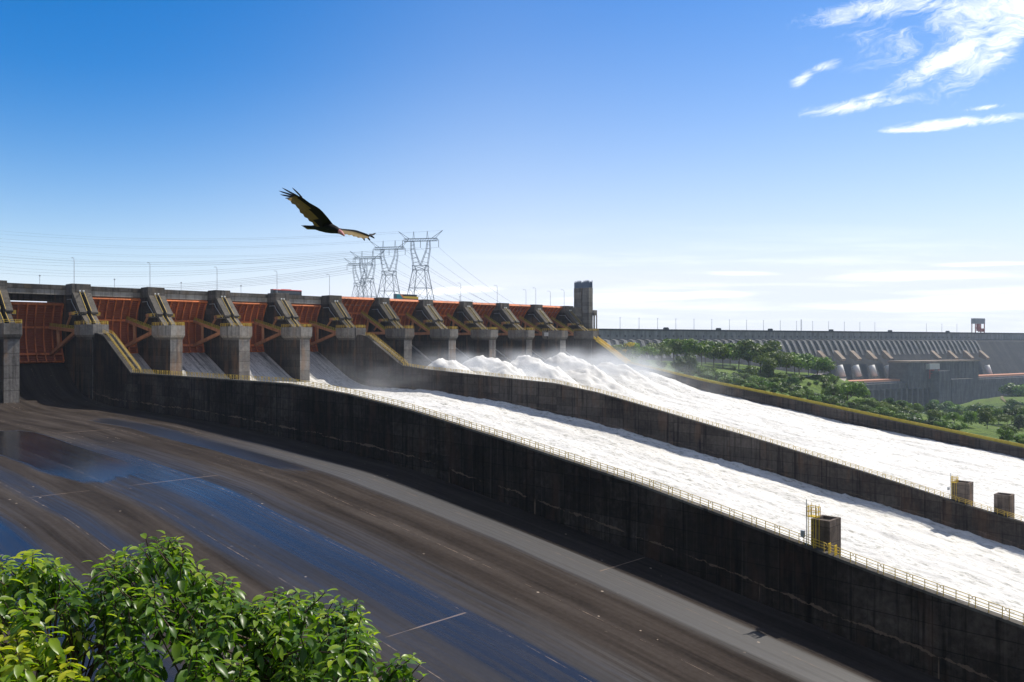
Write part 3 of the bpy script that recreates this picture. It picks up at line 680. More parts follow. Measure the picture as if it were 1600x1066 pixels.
# ------------------------------------------------------------------ road bridge over the piers
br = thing('road_bridge', 'weathered concrete road bridge running along the top of the spillway piers', 'bridge', W(0, -7, 16.7), R(45))
SL, SR = -78, 265.8
bz = lambda z: z-16.7
q = MB(); q.box(SL, SR, .2, 18, bz(17.5), bz(18.5)); q.build('road_slab', M['deck'], br)
q = MB(); q.box(SL, 263, -.55, -.1, bz(18.15), bz(19.7)); q.build('parapet', M['deck'], br)
q = MB(); q.box(SL, SR, 18, 18.4, bz(16.9), bz(19.4)); q.build('parapet', M['deck'], br)
for n in range(-3, 10):
    q = MB(); q.box(26*n+3.0, 26*n+23.0, -.3, .18, bz(16.25), bz(18.14)); q.build('beam', M['beam'], br)
    q = MB(); q.box(26*n+3.0, 26*n+23.0, 15.0, 16.6, bz(14.5), bz(17.49)); q.build('rear_beam', M['deck'], br)
def make_lamp(h, label, grp):
    r = thing('street_lamp', label, 'street lamp', (0, 0, 0), R(45), grp)
    q = MB(); q.tube([(0, 0, 0), (0, 0, h*.9), (0, .25, h*.97), (0, .9, h), (0, 1.8, h+.05)], .11, 6, r2=.07); q.build('pole', M['galv'], r)
    q = MB(); q.box(-.16, .16, 1.6, 2.4, h-.02, h+.14); q.build('lamp_head', M['galv'], r)
    return r
lamp0 = make_lamp(11.3, 'tall curved street lamp on the bridge above the near stair pier', 'lamps along the spillway bridge'); lamp0.location = W(0.1, -7.6, 18.5)
LAB = {26.8: 'tall curved street lamp above the first pier of the middle chute', 53.4: 'tall curved street lamp above the second pier of the middle chute', 80: 'tall curved street lamp beside the red bus roof', 105.9: 'tall curved street lamp above the second stair pier, left of the pylons',
       184: 'tall curved street lamp right of the tallest pylon', 210: 'tall curved street lamp, second to the right of the pylons', 240: 'first of two lamps standing close together left of the twin tower', 247: 'second of two lamps standing close together left of the twin tower', 264: 'left lamp of the pair nearest the twin tower', 268: 'right lamp of the pair nearest the twin tower, partly behind it'}
for s_, lb in LAB.items(): dup(lamp0, W(s_, -7.6 if s_ not in (247, 268) else -22, 18.5), (0, 0, R(45)), lb)
for i, (s_, lb) in enumerate([(-7, 'short thin mast on the bridge left of the near stair pier'), (19, 'short thin mast on the bridge between the near stair pier and the next'), (45, 'short thin mast on the bridge above the second gate of the middle chute'), (71, 'short thin mast on the bridge left of the red bus'), (196, 'short thin mast on the bridge between the two lamps past the pylons')]):
    q = MB(); q.tube([(0, 0, 0), (0, 0, 5.2)], .08, 5); q.box(-.25, .25, -.12, .12, 5.0, 5.5)
    o = q.build('mast', M['galv']); o.location = W(s_, -22, 18.5); o.rotation_euler = (0, 0, R(45)); tag(o, lb, 'mast', 'short masts on the bridge')

# vehicles on the bridge
def wheels(root, xs, wid, r=.5):
    for x in xs:
        for sg in (-1, 1):
            q = MB(); y = sg*(wid/2-.12)
            q.tube([(x, y-.15, r), (x, y+.15, r)], r, 14); o = q.build('wheel', M['dark'], root)
            h = MB(); h.tube([(x, y+sg*.14, r), (x, y+sg*.17, r)], r*.5, 10); h.build('hub', M['galv'], o)
M['red'] = simple('red_bus_paint', (.42, .03, .03), .3, .5, 0, .1); M['black'] = simple('black_bus_paint', (.02, .022, .026), .3, .5, 0, .1)
M['glass'] = simple('bus_window_glass', (.03, .05, .07), .08, .8, 0, .1); M['teal'] = simple('teal_bus_paint', (.01, .22, .26), .35, .5, 0, .1); M['busyellow'] = simple('yellow_bus_paint', (.62, .42, .03), .35, .5, 0, .1); M['busorange'] = simple('orange_bus_paint', (.6, .2, .05), .4, .5, 0, .1)
M['white'] = simple('white_paint', (.75, .75, .73), .5, .4, 0, .1); M['seat'] = simple('seat_fabric', (.12, .12, .14), .8, .2)
def chamfer_box(q, x0, x1, y0, y1, z0, z1, c_=.2):
    P = [(y0, z0), (y1, z0), (y1, z1-c_), (y1-c_, z1), (y0+c_, z1), (y0, z1-c_)]
    q.prism(P, lambda a, b, d: (d, a, b), x0, x1)
rb = thing('bus', 'red-roofed coach with dark windows driving along the bridge', 'bus', W(86, -10.5, 18.52), R(45))
q = MB(); chamfer_box(q, -6.8, 6.8, -1.28, 1.28, .35, 3.2, .1); q.build('body', M['black'], rb)
q = MB(); chamfer_box(q, -6.85, 6.85, -1.3, 1.3, 3.2, 3.65, .2); q.build('roof', M['red'], rb)
q = MB(); q.box(-2.2, 2.0, -.7, .7, 3.65, 3.85); q.build('roof_unit', M['red'], rb)
for k in range(7):
    for sg in (-1, 1):
        q = MB(); x = -6.0+k*1.72; q.box(x, x+1.5, sg*1.3-.02, sg*1.3+.02, 1.75, 3.05); q.build('window', M['glass'], rb)
q = MB(); q.box(6.8, 6.84, -1.1, 1.1, 1.3, 2.8); q.build('windscreen', M['glass'], rb)
wheels(rb, (-4.2, 4.4), 2.5)
tb = thing('tour_bus', 'teal and yellow open-top double-decker tour bus on the bridge', 'bus', W(151, -10.5, 18.5), R(45))
q = MB(); chamfer_box(q, -3.4, 6.6, -1.25, 1.25, .35, 2.2, .05); q.build('lower_body', M['black'], tb)
q = MB(); q.box(-2.4, 6.65, -1.27, 1.27, 2.2, 3.25); q.build('upper_side', M['busyellow'], tb)
q = MB(); q.prism([(-6.6, .35), (-3.4, .35), (-2.9, 2.2), (-4.6, 4.1), (-6.6, 4.1)], lambda a, b, d: (a, d, b), -1.26, 1.26); q.build('front_body', M['teal'], tb)
q = MB(); q.prism([(-2.88, 2.2), (-2.42, 2.2), (-2.42, 3.3), (-4.1, 4.12), (-4.58, 4.12)], lambda a, b, d: (a, d, b), -1.275, 1.275); q.build('stripe', M['busorange'], tb)
q = MB(); chamfer_box(q, -6.7, -1.5, -1.27, 1.27, 4.12, 4.3, .08); q.build('front_roof', M['white'], tb)
q = MB(); rail(q, [(-2.4, -1.2, 3.25), (6.6, -1.2, 3.25), (6.6, 1.2, 3.25), (-2.4, 1.2, 3.25)], .95, 1.1, .05, (1, .5)); q.build('deck_rail', M['dark'], tb)
for k in range(8):
    q = MB(); x = -1.7+k*1.0; q.box(x, x+.45, -1.1, 1.1, 3.25, 3.6); q.box(x, x+.14, -1.1, 1.1, 3.6, 4.15); q.build('seat', M['seat'], tb)
for k in range(6):
    q = MB(); x = -2.5+k*1.45; q.box(x, x+1.25, -1.28, -1.24, 1.3, 2.05); q.build('window', M['glass'], tb)
q = MB(); q.box(-6.64, -6.6, -1.1, 1.1, 2.6, 3.9); q.build('windscreen', M['glass'], tb)
wheels(tb, (-4.6, 4.2), 2.45)

# ------------------------------------------------------------------ abutment, twin tower and small frame at the far end
q = MB(); q.box(1.0, 6.0, -3.5, 25, -20, 19.2)
o = q.build('abutment', M['tower']); o.location = W(260, 0, 0); o.rotation_euler = (0, 0, R(45)); tag(o, 'pale concrete abutment wall between the last pier and the twin tower', 'wall')
tw = thing('twin_tower', 'unfinished twin concrete tower with bare reinforcing rods on top at the spillway end', 'tower', W(267.6, 4, -16), R(45))
for (t0, t1) in ((-5.8, -.35), (.35, 5.5)):
    q = MB(); q.box(-1.7, 1.7, -t1, -t0, 0, 46.4); q.build('tower_shaft', M['tower'], tw)
    r_ = MB(); random.seed(4)
    for i in range(40):
        e_ = i/39; 
        for x in (-1.5, 1.5): r_.bar((x, -(t0+.15+(t1-t0-.3)*e_), 46.4), (x+random.uniform(-.06, .06), -(t0+.15+(t1-t0-.3)*e_), 50.6+random.uniform(-1.2, .2)), .11, up=(1, 0, 0))
    for z in (47.6, 49.0): 
        for x in (-1.5, 1.5): r_.bar((x, -t0-.1, z), (x, -t1+.1, z), .1)
    r_.build('reinforcing_rods', M['lattice'], tw)
q = MB()
for k in range(16): q.box(-.5, .5, -.4, .4, 2+k*2.8, 2.6+k*2.8)
q.build('link_slabs', M['tower'], tw)
fr = thing('frame_tower', 'small concrete frame with tall legs just right of the twin tower', 'frame', W(270.5, 9.5, -14), R(45))
q = MB(); q.box(-1.2, 1.2, -1.2, 1.2, 28.6, 31.6); q.build('cap', M['tower'], fr)
for x in (-1, 1):
    for y in (-1, 1):
        q = MB(); q.box(x-.25, x+.25, y-.25, y+.25, 0, 28.6); q.build('leg', M['tower'], fr)

# ------------------------------------------------------------------ right bank: land behind the far chute wall, sloping to the river
def PT(u, v, Z): p = at(u, v, Z); return (p.x, p.y, p.z)
CP = []
for t in (-40, -10, 18): p = W(262, t, 4-.1*t); CP.append((p.x, p.y, 6 if t < 0 else 0.5))
for t in (30, 42, 60, 90, 136, 181, 228, 265, 300, 350, 400): p = W(262, t, 0); CP.append((p.x, p.y, zw3(t)-1.7))
CP += [PT(985, 563, 560), PT(1010, 571, 520), PT(1040, 569, 600), PT(1075, 577, 580), PT(1100, 574, 680), PT(1140, 577, 700), PT(1185, 583, 690), PT(1235, 587, 720), PT(1310, 593, 760),
       PT(1060, 566, 760), PT(1150, 570, 820), PT(1250, 585, 850), PT(1330, 598, 900),
       PT(1180, 603, 580), PT(1250, 615, 600), PT(1290, 606, 660), PT(1330, 635, 590), PT(1330, 645, 520), PT(1400, 652, 560), PT(1400, 645, 640), PT(1440, 663, 520), PT(1500, 665, 520), PT(1560, 690, 470), PT(1590, 680, 560), PT(1500, 660, 600), PT(1470, 660, 640), PT(1420, 655, 640), PT(1370, 648, 640), PT(1420, 648, 720),
       PT(1540, 668, 640), PT(1600, 664, 680), PT(1700, 690, 600), PT(1560, 658, 760), PT(1440, 650, 700), PT(1390, 642, 760),
       PT(1380, 632, 1000), PT(1345, 622, 1050), PT(1500, 655, 900), PT(1600, 655, 900), PT(1440, 655, 1000), PT(1480, 658, 1100),
       PT(1560, 643, 1080), PT(1510, 638, 1180), PT(1600, 640, 1100), PT(1530, 624, 1290), PT(1570, 618, 1330), PT(1600, 612, 1380), PT(1650, 610, 1400), PT(1590, 625, 1270)]
CP += [(700, 1200, -80), (600, 1300, -127), (560, 1180, -112), (540, 1020, -94), (400, 1250, -62), (300, 1150, -48), (150, 900, -26), (110, 700, -17), (160, 1150, -40), (250, 850, -33), (820, 1480, -135), (900, 1500, -140), (700, 1420, -138), (640, 1380, -132),
       (780, 1400, -137), (850, 1400, -139), (1000, 1300, -100), (1200, 1300, -80), PT(1440, 647, 1200), PT(1400, 640, 1180), PT(1475, 653, 1150), PT(1350, 633, 1150), (900, 600, -75), (1200, 800, -85), (800, 300, -70), (1500, 1000, -80), (300, 1000, -42), (420, 1000, -76), (520, 1050, -104), PT(1400, 644, 850), PT(1440, 648, 860), PT(1365, 634, 900), PT(1480, 652, 850), PT(1345, 628, 800)]
CP = np.array(CP); cx, cz = CP[:, :2]/100, CP[:, 2]
D = np.sqrt(((cx[:, None]-cx[None])**2).sum(-1)+.003)
wts = np.linalg.solve(D+np.eye(len(cx))*.02, cz-cz.mean())
def land_z(x, y):
    x = np.asarray(x, float); y = np.asarray(y, float); sh = x.shape
    q_ = np.stack([x.ravel(), y.ravel()], -1)/100; r_ = np.empty(len(q_))
    for i in range(0, len(q_), 4000): r_[i:i+4000] = np.sqrt(((q_[i:i+4000, None]-cx[None])**2).sum(-1)+.003)@wts
    z = r_+cz.mean()
    kk = ss((x.ravel()-127)*.5448-(y.ravel()-1273)*.8386, 40, 120); z = z*kk-140*(1-kk)
    return (z.reshape(sh)+(fbm(x/28, y/28, 3, 81)-.5)*3.0+(fbm(x/7, y/7, 3, 85)-.5)*1.2)
m, g = mat('bank_grass_and_earth'); M['land'] = m
p = g.n('ShaderNodeNewGeometry').outputs['Position']
n1 = g.noise(p, .012, 5, .6); n2 = g.noise(p, .12, 6, .7); n3 = g.noise(p, .9, 4, .7)
f = g.m('ADD', g.m('MULTIPLY', n1, .45), g.m('ADD', g.m('MULTIPLY', n2, .4), g.m('MULTIPLY', n3, .15)))
col = g.ramp(f, [(.36, (.018, .032, .009)), (.44, (.05, .085, .015)), (.53, (.115, .17, .026)), (.60, (.10, .115, .035)), (.68, (.14, .10, .06))])
b_ = g.n('ShaderNodeBump', {'Strength': .8, 'Distance': 1.2, 'Height': g.m('ADD', n2, n3)}).outputs[0]
out(g, pbsdf(g, col, .9, .15, b_))
sg_ = 259.6+np.cumsum(np.concatenate([[0], np.linspace(4, 22, 120)])); tg_ = np.arange(-620, 940, 11.0)
SG, TG = np.meshgrid(sg_, tg_, indexing='ij'); P3 = stw(SG, TG, SG*0); P3[..., 2] = land_z(P3[..., 0], P3[..., 1])
tag(grid_obj('hillside', P3, M['land'], flip=True), kind='structure')
def hit(u, v, z0=380, z1=1500):
    """where the view ray of a photo pixel first meets the bank"""
    Z = np.arange(z0, z1, 2.0); x = (u-800)/FPX*Z; z = (533-v)/FPX*Z; s_ = Q*((x-PX)+(Z-PY))
    lz = land_z(x, Z); k = np.nonzero((z < lz) & (s_ > 264))[0]
    i = k[0] if len(k) else len(Z)-1
    return Vector((x[i], Z[i], lz[i]))
def drape(name, pts, w, material):
    hp = [hit(*p) for p in pts]; L = []
    for a, b in zip(hp[:-1], hp[1:]):
        n = max(2, int((b-a).length/6)); L += [a.lerp(b, i/n) for i in range(n)]
    L.append(hp[-1]); rows = []
    for i, p_ in enumerate(L):
        d = (L[min(i+1, len(L)-1)]-L[max(i-1, 0)]); nrm = Vector((-d.y, d.x, 0)).normalized()
        r_ = [p_+nrm*(w/2), p_-nrm*(w/2)]; zz = max(float(land_z(q_.x, q_.y)) for q_ in r_)+.5
        rows.append([(q_.x, q_.y, zz) for q_ in r_])
    return tag(grid_obj(name, np.array(rows), material, False), kind='structure')
M['road'] = simple('pale_track', (.36, .32, .27), .9, .2, 0, .15, .3)
M['track'] = simple('worn_earth_track', (.17, .145, .085), .95, .1, 0, .3, .2)
drape('road', [(1165, 583), (1200, 585), (1240, 588), (1275, 590), (1318, 594)], 6, M['road'])
drape('path', [(1598, 641), (1580, 633), (1566, 624), (1558, 615), (1572, 612)], 3.5, M['track'])
# upstream: reservoir and the land on its far shore
m, g = mat('reservoir_water'); M['lake'] = m
p = g.n('ShaderNodeNewGeometry').outputs['Position']
out(g, pbsdf(g, (.02, .05, .06), .12, .5, g.n('ShaderNodeBump', {'Strength': .1, 'Distance': .3, 'Height': g.noise(p, .4, 4)}).outputs[0]))
q = MB(); q.add([W(-500, -24.5, 12), W(284, -24.5, 12), W(480, -330, 12), W(-500, -330, 12)], [(0, 1, 2, 3)]); tag(q.build('reservoir', M['lake']), kind='structure')
q = MB(); X = np.linspace(-500, 500, 40); Y = np.linspace(-320, -760, 16); XX, YY = np.meshgrid(X, Y)
P3 = stw(XX, YY, 10+8*ss(-YY, 320, 420)+fbm(XX/60, YY/60, 3, 5)*3); tag(grid_obj('far_shore', P3, M['land']), kind='structure')
# left bank under the viewpoint
sb = np.array([-240, -150, -108, -101.6, -98.8, -96, -90, -87.5, -86.9]); tb_ = np.arange(120, 420, 6.0)
TB, SB = np.meshgrid(tb_, sb, indexing='ij')
zb = np.interp(SB, [-240, -108, -101.6, -98.8, -96, -90, -87.5, -86.9], [12, -1, -1.75, -2.6, -8, -20, -25, -27])
zb = zb*(1.0)-np.maximum(0, TB-313)*.15*0+np.minimum(0, zfloor(TB)+44)*ss(SB, -97, -88)*.5+(fbm(SB/3, TB/3, 3, 7)-.5)*1.2*ss(np.abs(SB+104), 6, 12)
tag(grid_obj('left_bank', stw(SB, TB, zb), M['land']), kind='structure')
# river below the main dam
m, g = mat('river_water'); M['river'] = m
p = g.n('ShaderNodeNewGeometry').outputs['Position']
rn = g.noise(p, .05, 6, .7)
out(g, pbsdf(g, g.mix(g.ms(rn, .5, .66), (.03, .055, .07), (.5, .55, .58)), .3, .5))
q = MB(); q.add([(300, 1250, -128), (1300, 1250, -128), (1500, 2000, -128), (300, 1700, -128)], [(0, 1, 2, 3)]); tag(q.build('river', M['river']), kind='structure')

# ------------------------------------------------------------------ the main dam across the river
AX, AY, GX, GY = 127.0, 1273.0, .8386, .5448
RZD = math.atan2(GY, GX)
def dam_at(u, v, o):     # along-dam distance and height of a pixel on a plane o metres downstream of the crest
    k = (u-800)/FPX; a = (k*(AY-GX*o)-(AX+GY*o))/(GX-GY*k); Z = AY+GY*a-GX*o
    return a, (533-v)/FPX*Z
def DW(a, o, z): return Vector((AX+GX*a+GY*o, AY+GY*a-GX*o, z))
def dmat(name, dark, mid, light, su=.03):
    m, g = mat(name); p = g.n('ShaderNodeNewGeometry').outputs['Position']
    p = g.n('ShaderNodeVectorRotate', {'Vector': p, 'Axis': (0, 0, 1), 'Angle': -RZD}, rotation_type='AXIS_ANGLE').outputs[0]
    x, y, z = g.xyz(p)
    n = g.noise(g.comb(g.m('MULTIPLY', x, su*2), g.m('MULTIPLY', y, .02), g.m('MULTIPLY', z, su*.35)), 1.0, 6, .65)
    n2 = g.noise(p, .12, 5, .65); f = g.m('ADD', g.m('MULTIPLY', n, .7), g.m('MULTIPLY', n2, .3))
    col = g.ramp(f, [(.36, dark), (.5, mid), (.64, light)])
    j = g.m('MAXIMUM', g.m('LESS_THAN', g.m('FRACT', g.m('DIVIDE', x, 17.0)), .045), g.m('LESS_THAN', g.m('FRACT', g.m('DIVIDE', z, 7.5)), .06))
    col = g.mix(g.m('MULTIPLY', j, .45), col, dark)
    out(g, pbsdf(g, col, .9, .15)); return m
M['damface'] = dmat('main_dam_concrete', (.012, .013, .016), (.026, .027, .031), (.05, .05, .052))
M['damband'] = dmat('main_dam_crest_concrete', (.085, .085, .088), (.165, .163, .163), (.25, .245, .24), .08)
M['damtan'] = dmat('intake_concrete', (.16, .12, .09), (.26, .20, .15), (.33, .27, .21), .05)
M['phouse'] = dmat('powerhouse_concrete', (.05, .05, .05), (.095, .092, .09), (.15, .142, .135), .1)
M['pipe'] = simple('white_penstock_paint', (.56, .55, .53), .6, .3, 0, .15, .2)
M['redstrip'] = simple('red_roof_edge', (.50, .24, .15), .8, .2, 0, .25, .05)
M['cranered'] = simple('red_crane_paint', (.30, .05, .035), .6, .3, 0, .2, .2)
md = thing('main_dam', 'long grey hollow concrete dam spanning the river in the far distance', 'dam', DW(0, 0, -143), RZD)
mz = lambda z: z+143
A_0, A_1 = -260, 1900
q = MB(); q.box(A_0, A_1, 0, 14, mz(3), mz(16.6)); q.build('crest_wall', M['damband'], md)
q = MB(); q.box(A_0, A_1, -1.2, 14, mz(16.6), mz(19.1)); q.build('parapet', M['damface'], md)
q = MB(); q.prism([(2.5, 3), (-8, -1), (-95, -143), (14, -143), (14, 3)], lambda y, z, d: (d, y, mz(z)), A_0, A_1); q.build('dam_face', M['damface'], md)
for k in range(-2, 62):
    a = 17+k*17.2
    if 1085 < a < 1180 or a > 1130 and k % 2 == 0 and a < 1160: pass
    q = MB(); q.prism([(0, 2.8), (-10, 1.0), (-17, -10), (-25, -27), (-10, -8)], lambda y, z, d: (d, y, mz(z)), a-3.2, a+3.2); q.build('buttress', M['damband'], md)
for k in range(-1, 62):
    a = 8.5+k*17.2; q = MB(); q.box(a-1.3, a+1.3, -.7, -.02, mz(6.2), mz(9.5)); q.build('niche', M['dark'], md)
for u in (1285, 1311.5, 1336.5, 1361.5, 1386.5, 1462, 1488, 1513, 1537):
    a, z = dam_at(u, 548, 42); q = MB()
    q.prism([(-34, z), (-36, z-1), (-52, z-15), (-50, z-19), (-34, z-14)], lambda y, zz, d: (d, y, mz(zz)), a-5.5, a+5.5); q.build('intake_slab', M['damtan'], md)
for u in (1317, 1342, 1367, 1392, 1547):
    a, z = dam_at(u, 571.5, 70); q = MB()
    q.tube([(a, -63, mz(z)), (a, -66, mz(z-9)), (a, -70, mz(z-20))], 5.6, 14); q.build('penstock', M['pipe'], md, smooth=True)
# powerhouse at the foot of the dam
a0, zt = dam_at(1290, 590, 110); a1, zt2 = dam_at(1640, 587, 110); zt = -68.5
ph = thing('powerhouse', 'long grey powerhouse with reddish roof edge along the foot of the far dam', 'building', DW(a0, 110, -143), RZD)
La = a1-a0
q = MB(); q.box(0, La, 0, 34, 0, mz(-86)); q.build('wall', M['phouse'], ph)
q = MB(); q.box(0, La, -3, 34, mz(-86), mz(-76.5)); q.build('wall', M['phouse'], ph)
q = MB(); q.box(0, La, 4, 34, mz(-76.5), mz(-73.5)); q.build('roof', M['damband'], ph)
q = MB(); q.box(0, La, 9, 34, mz(-73.5), mz(-70.0)); q.build('roof_edge', M['redstrip'], ph)
for i in range(13):
    x = 120+i*17; 
    if x > La-20: break
    q = MB(); q.box(x-2.4, x+2.4, -9, -.02, 0, mz(-86.02)); q.build('pier', M['phouse'], ph)
def dbox(name, label, cat, u0, u1, v0, v1, o, depth, material, roof=None):
    a, z = dam_at(u0, v0, o); b, _ = dam_at(u1, v0, o); _, zb_ = dam_at(u1, v1, o)
    r = thing(name, label, cat, DW(a, o, zb_), RZD); q = MB(); q.box(0, b-a, 0, depth, 0, z-zb_); q.build('wall', material, r)
    return r, b-a, z-zb_
r, L_, h_ = dbox('switch_building', 'large flat-roofed grey concrete building in front of the far dam', 'building', 1420, 1529, 567, 602, 118, 40, M['phouse'])
q = MB(); q.prism([(-3, h_+.01), (L_+1, h_+.01), (L_-6, h_+2.2), (-3, h_+3.0)], lambda x, z, d: (x, d, z), -4, 41); q.build('roof', M['damtan'], r)
for k in range(9):
    q = MB(); x = 6+k*L_/9; q.box(x, x+.8, -.5, -.02, 2, h_-2); q.build('pilaster', M['phouse'], r)
q = MB(); q.box(3, 13, -.3, .5, h_*.32, h_*.5); q.build('opening', M['dark'], r)
dbox('annex', 'tall narrow concrete annex block rising beside the flat-roofed building', 'building', 1467, 1486, 580, 628, 136, 16, M['phouse'])
dbox('annex', 'broad low concrete annex standing in the river right of the tall annex', 'building', 1487, 1522, 593, 628, 134, 14, M['phouse'])
# gantry cranes
def crane(name, label, u0, u1, v0, v1, o, cab):
    a, z = dam_at(u0, v0, o); b, _ = dam_at(u1, v0, o); _, zb_ = dam_at(u1, v1, o); w = b-a; h = z-zb_
    r = thing(name, label, 'crane', DW(a, o, zb_), RZD)
    for x in (0, w-1.6):
        for y in (-4, 4):
            q = MB(); q.box(x, x+1.6, y-.8, y+.8, 0, h*.62); q.build('leg', M['cranered'], r)
    q = MB(); q.box(-.6, w+.6, -5, 5, h*.62, h); q.build('machine_house', cab, r)
    q = MB(); q.box(w*.40, w*.62, -2, 2, h*.12, h*.62); q.box(w*.3, w*.72, -2.5, 2.5, h*.3, h*.36); q.build('hoist', M['cranered'], r)
    q = MB(); q.box(w*.62, w*1.08, -3, 3, h*.06, h*.3); q.build('cab', M['cranered'], r)
crane('gantry_crane', 'red and grey gantry crane standing on the crest of the far dam', 1521, 1535.5, 497.5, 520, 6-12, simple('crane_grey', (.22, .22, .23), .6, .3))
crane('gantry_crane', 'red gantry crane with pale panels before the flat-roofed building', 1449, 1464, 568.5, 591, 121, simple('crane_pale', (.5, .47, .43), .6, .3))
# lighting masts along the far crest
for i, u in enumerate([968.9,998.5,1027.6,1056,1084.4,1112.2,1139.8,1166.6,1193,1219.2,1244.7,1269.9,1294.8,1319.3,1343.5,1367,1447.6,1471.6,1495.2,1518.4]):
    a, _ = dam_at(u, 520, -6); q = MB(); q.tube([(0, 0, 0), (0, 0, 17.5)], .42, 6, r2=.3); q.box(-.9, .9, -.4, .4, 17, 17.8)
    o = q.build('crest_mast', M['galv']); o.location = DW(a, -6, 19.1); o.rotation_euler = (0, 0, RZD)
    tag(o, 'thin pale lighting mast in the evenly spaced row on the far dam crest', 'mast', 'masts on the far dam crest')
a, _ = dam_at(1252, 520, -6); q = MB(); 
for x in (-1.2, 1.2): q.bar((x, 0, 0), (x, 0, 21), .4)
for k in range(8): q.bar((-1.2, 0, k*2.6), (1.2, 0, k*2.6+2.6), .25)
o = q.build('lattice_mast', M['lattice']); o.location = DW(a, -6, 19.1); o.rotation_euler = (0, 0, RZD); tag(o, 'taller double lattice mast on the far dam crest', 'mast')
for u in (1042, 1124, 1205, 1300, 1392, 1482):
    a, _ = dam_at(u, 520, -4); q = MB(); q.box(-4, 4, -2.5, 2.5, 0, 2.6); q.box(-3, 3, -2, 2, 2.6, 3.2)
    o = q.build('crest_hut', M['damface']); o.location = DW(a, -6, 19.1); o.rotation_euler = (0, 0, RZD); tag(o, 'small low dark hut on the far dam crest', 'hut', 'huts on the far dam crest')

# ------------------------------------------------------------------ trees on the bank
def leafmat(name, dark, light, trans=.25, rough=.5, spec=.35):
    m, g = mat(name); tint = g.n('ShaderNodeAttribute', attribute_name='tint').outputs['Fac']
    rnd = g.n('ShaderNodeObjectInfo').outputs['Random']
    col = g.mix(tint, dark, light)
    col = g.n('ShaderNodeHueSaturation', {'Hue': g.m('ADD', .485, g.m('MULTIPLY', rnd, .03)), 'Saturation': 1.0, 'Value': g.m('ADD', .75, g.m('MULTIPLY', rnd, .5)), 'Color': col}).outputs[0]
    a = pbsdf(g, col, rough, spec); tr = g.n('ShaderNodeBsdfTranslucent', {'Color': g.mix(1.0, col, (1.5, 1.6, .7), 'MULTIPLY')}).outputs[0]
    out(g, g.n('ShaderNodeMixShader', {0: trans, 1: a, 2: tr}).outputs[0]); return m
M['leaf'] = leafmat('bank_tree_leaves', (.045, .095, .012), (.19, .27, .034))
M['leafd'] = leafmat('dark_tree_leaves', (.022, .050, .010), (.085, .145, .024))
M['leafy'] = leafmat('yellow_blossom', (.35, .26, .01), (.62, .48, .02))
M['bark'] = simple('grey_bark', (.11, .085, .065), .9, .1, 0, .3, 2)
def crown_mesh(name, rng, blobs, n, size, material):
    """leaf clumps spread over the outer part of several overlapping domes"""
    V = []; Fc = []; tint = []
    tot = sum(b[3]*b[3] for b in blobs)
    for (bx, by, bzz, br_, fl_) in blobs:
        k = int(n*br_*br_/tot); tb0 = rng.uniform(-.2, .2)
        for i in range(k):
            d = Vector((rng.gauss(0, 1), rng.gauss(0, 1), rng.gauss(0, 1)+.25)).normalized()
            rr = br_*(rng.random()**.35)*(.8+.35*vnoise(np.array(d.x*3+bx), np.array(d.y*3+d.z*2+by), 3))
            c = Vector((bx+d.x*rr, by+d.y*rr, bzz+d.z*rr*fl_))
            nrm = (d+Vector((rng.uniform(-1, 1), rng.uniform(-1, 1), rng.uniform(-.6, 1)))*.9).normalized()
            u_ = nrm.orthogonal().normalized(); w_ = nrm.cross(u_); s_ = size*rng.uniform(.55, 1.25)
            b = len(V); V.extend([tuple(c+u_*s_), tuple(c+w_*s_*.8), tuple(c-u_*s_*.9), tuple(c-w_*s_*.7)]); Fc.append((b, b+1, b+2, b+3))
            tv = min(1, max(0, .45+tb0+rng.uniform(-.35, .35))); tint += [tv]*4
    me = bpy.data.meshes.new(name); me.from_pydata(V, [], Fc); me.materials.append(material)
    a = me.attributes.new('tint', 'FLOAT', 'POINT'); a.data.foreach_set('value', tint); return me
def trunk_mesh(rng, h, r, blobs):
    q = MB(); q.tube([(0, 0, -1.5), (rng.uniform(-.2, .2), 0, h*.4), (0, rng.uniform(-.3, .3), h*.62)], r, 7, r2=r*.6)
    for b in blobs: q.tube([(0, 0, h*.35), (b[0]*.5, b[1]*.5, h*.55), (b[0]*.85, b[1]*.85, b[2])], r*.5, 5, r2=r*.15)
    return q
VAR = {}
rng = random.Random(12)
for kind, cnt in (('umbrella', 5), ('round', 5), ('bush', 4)):
    VAR[kind] = []
    for i in range(cnt):         # unit height 1
        if kind == 'umbrella':
            bl = [(rng.uniform(-.42, .42), rng.uniform(-.42, .42), rng.uniform(.52, .80), rng.uniform(.24, .36), .66) for _ in range(10)]; n, sz = 2300, .044
        elif kind == 'round':
            bl = [(rng.uniform(-.34, .34), rng.uniform(-.34, .34), rng.uniform(.36, .78), rng.uniform(.22, .34), .85) for _ in range(8)]; n, sz = 1900, .046
        else:
            bl = [(rng.uniform(-.45, .45), rng.uniform(-.45, .45), rng.uniform(.25, .6), rng.uniform(.26, .42), .9) for _ in range(6)]; n, sz = 1000, .085
        VAR[kind].append((bl, crown_mesh('crown', rng, bl, n, sz, M['leafd'] if (kind == 'bush' and i == 0) or (kind == 'round' and i < 2) else M['leaf']), trunk_mesh(rng, 1.0, .022, bl if kind != 'bush' else bl[:2])))
PROTO = {}
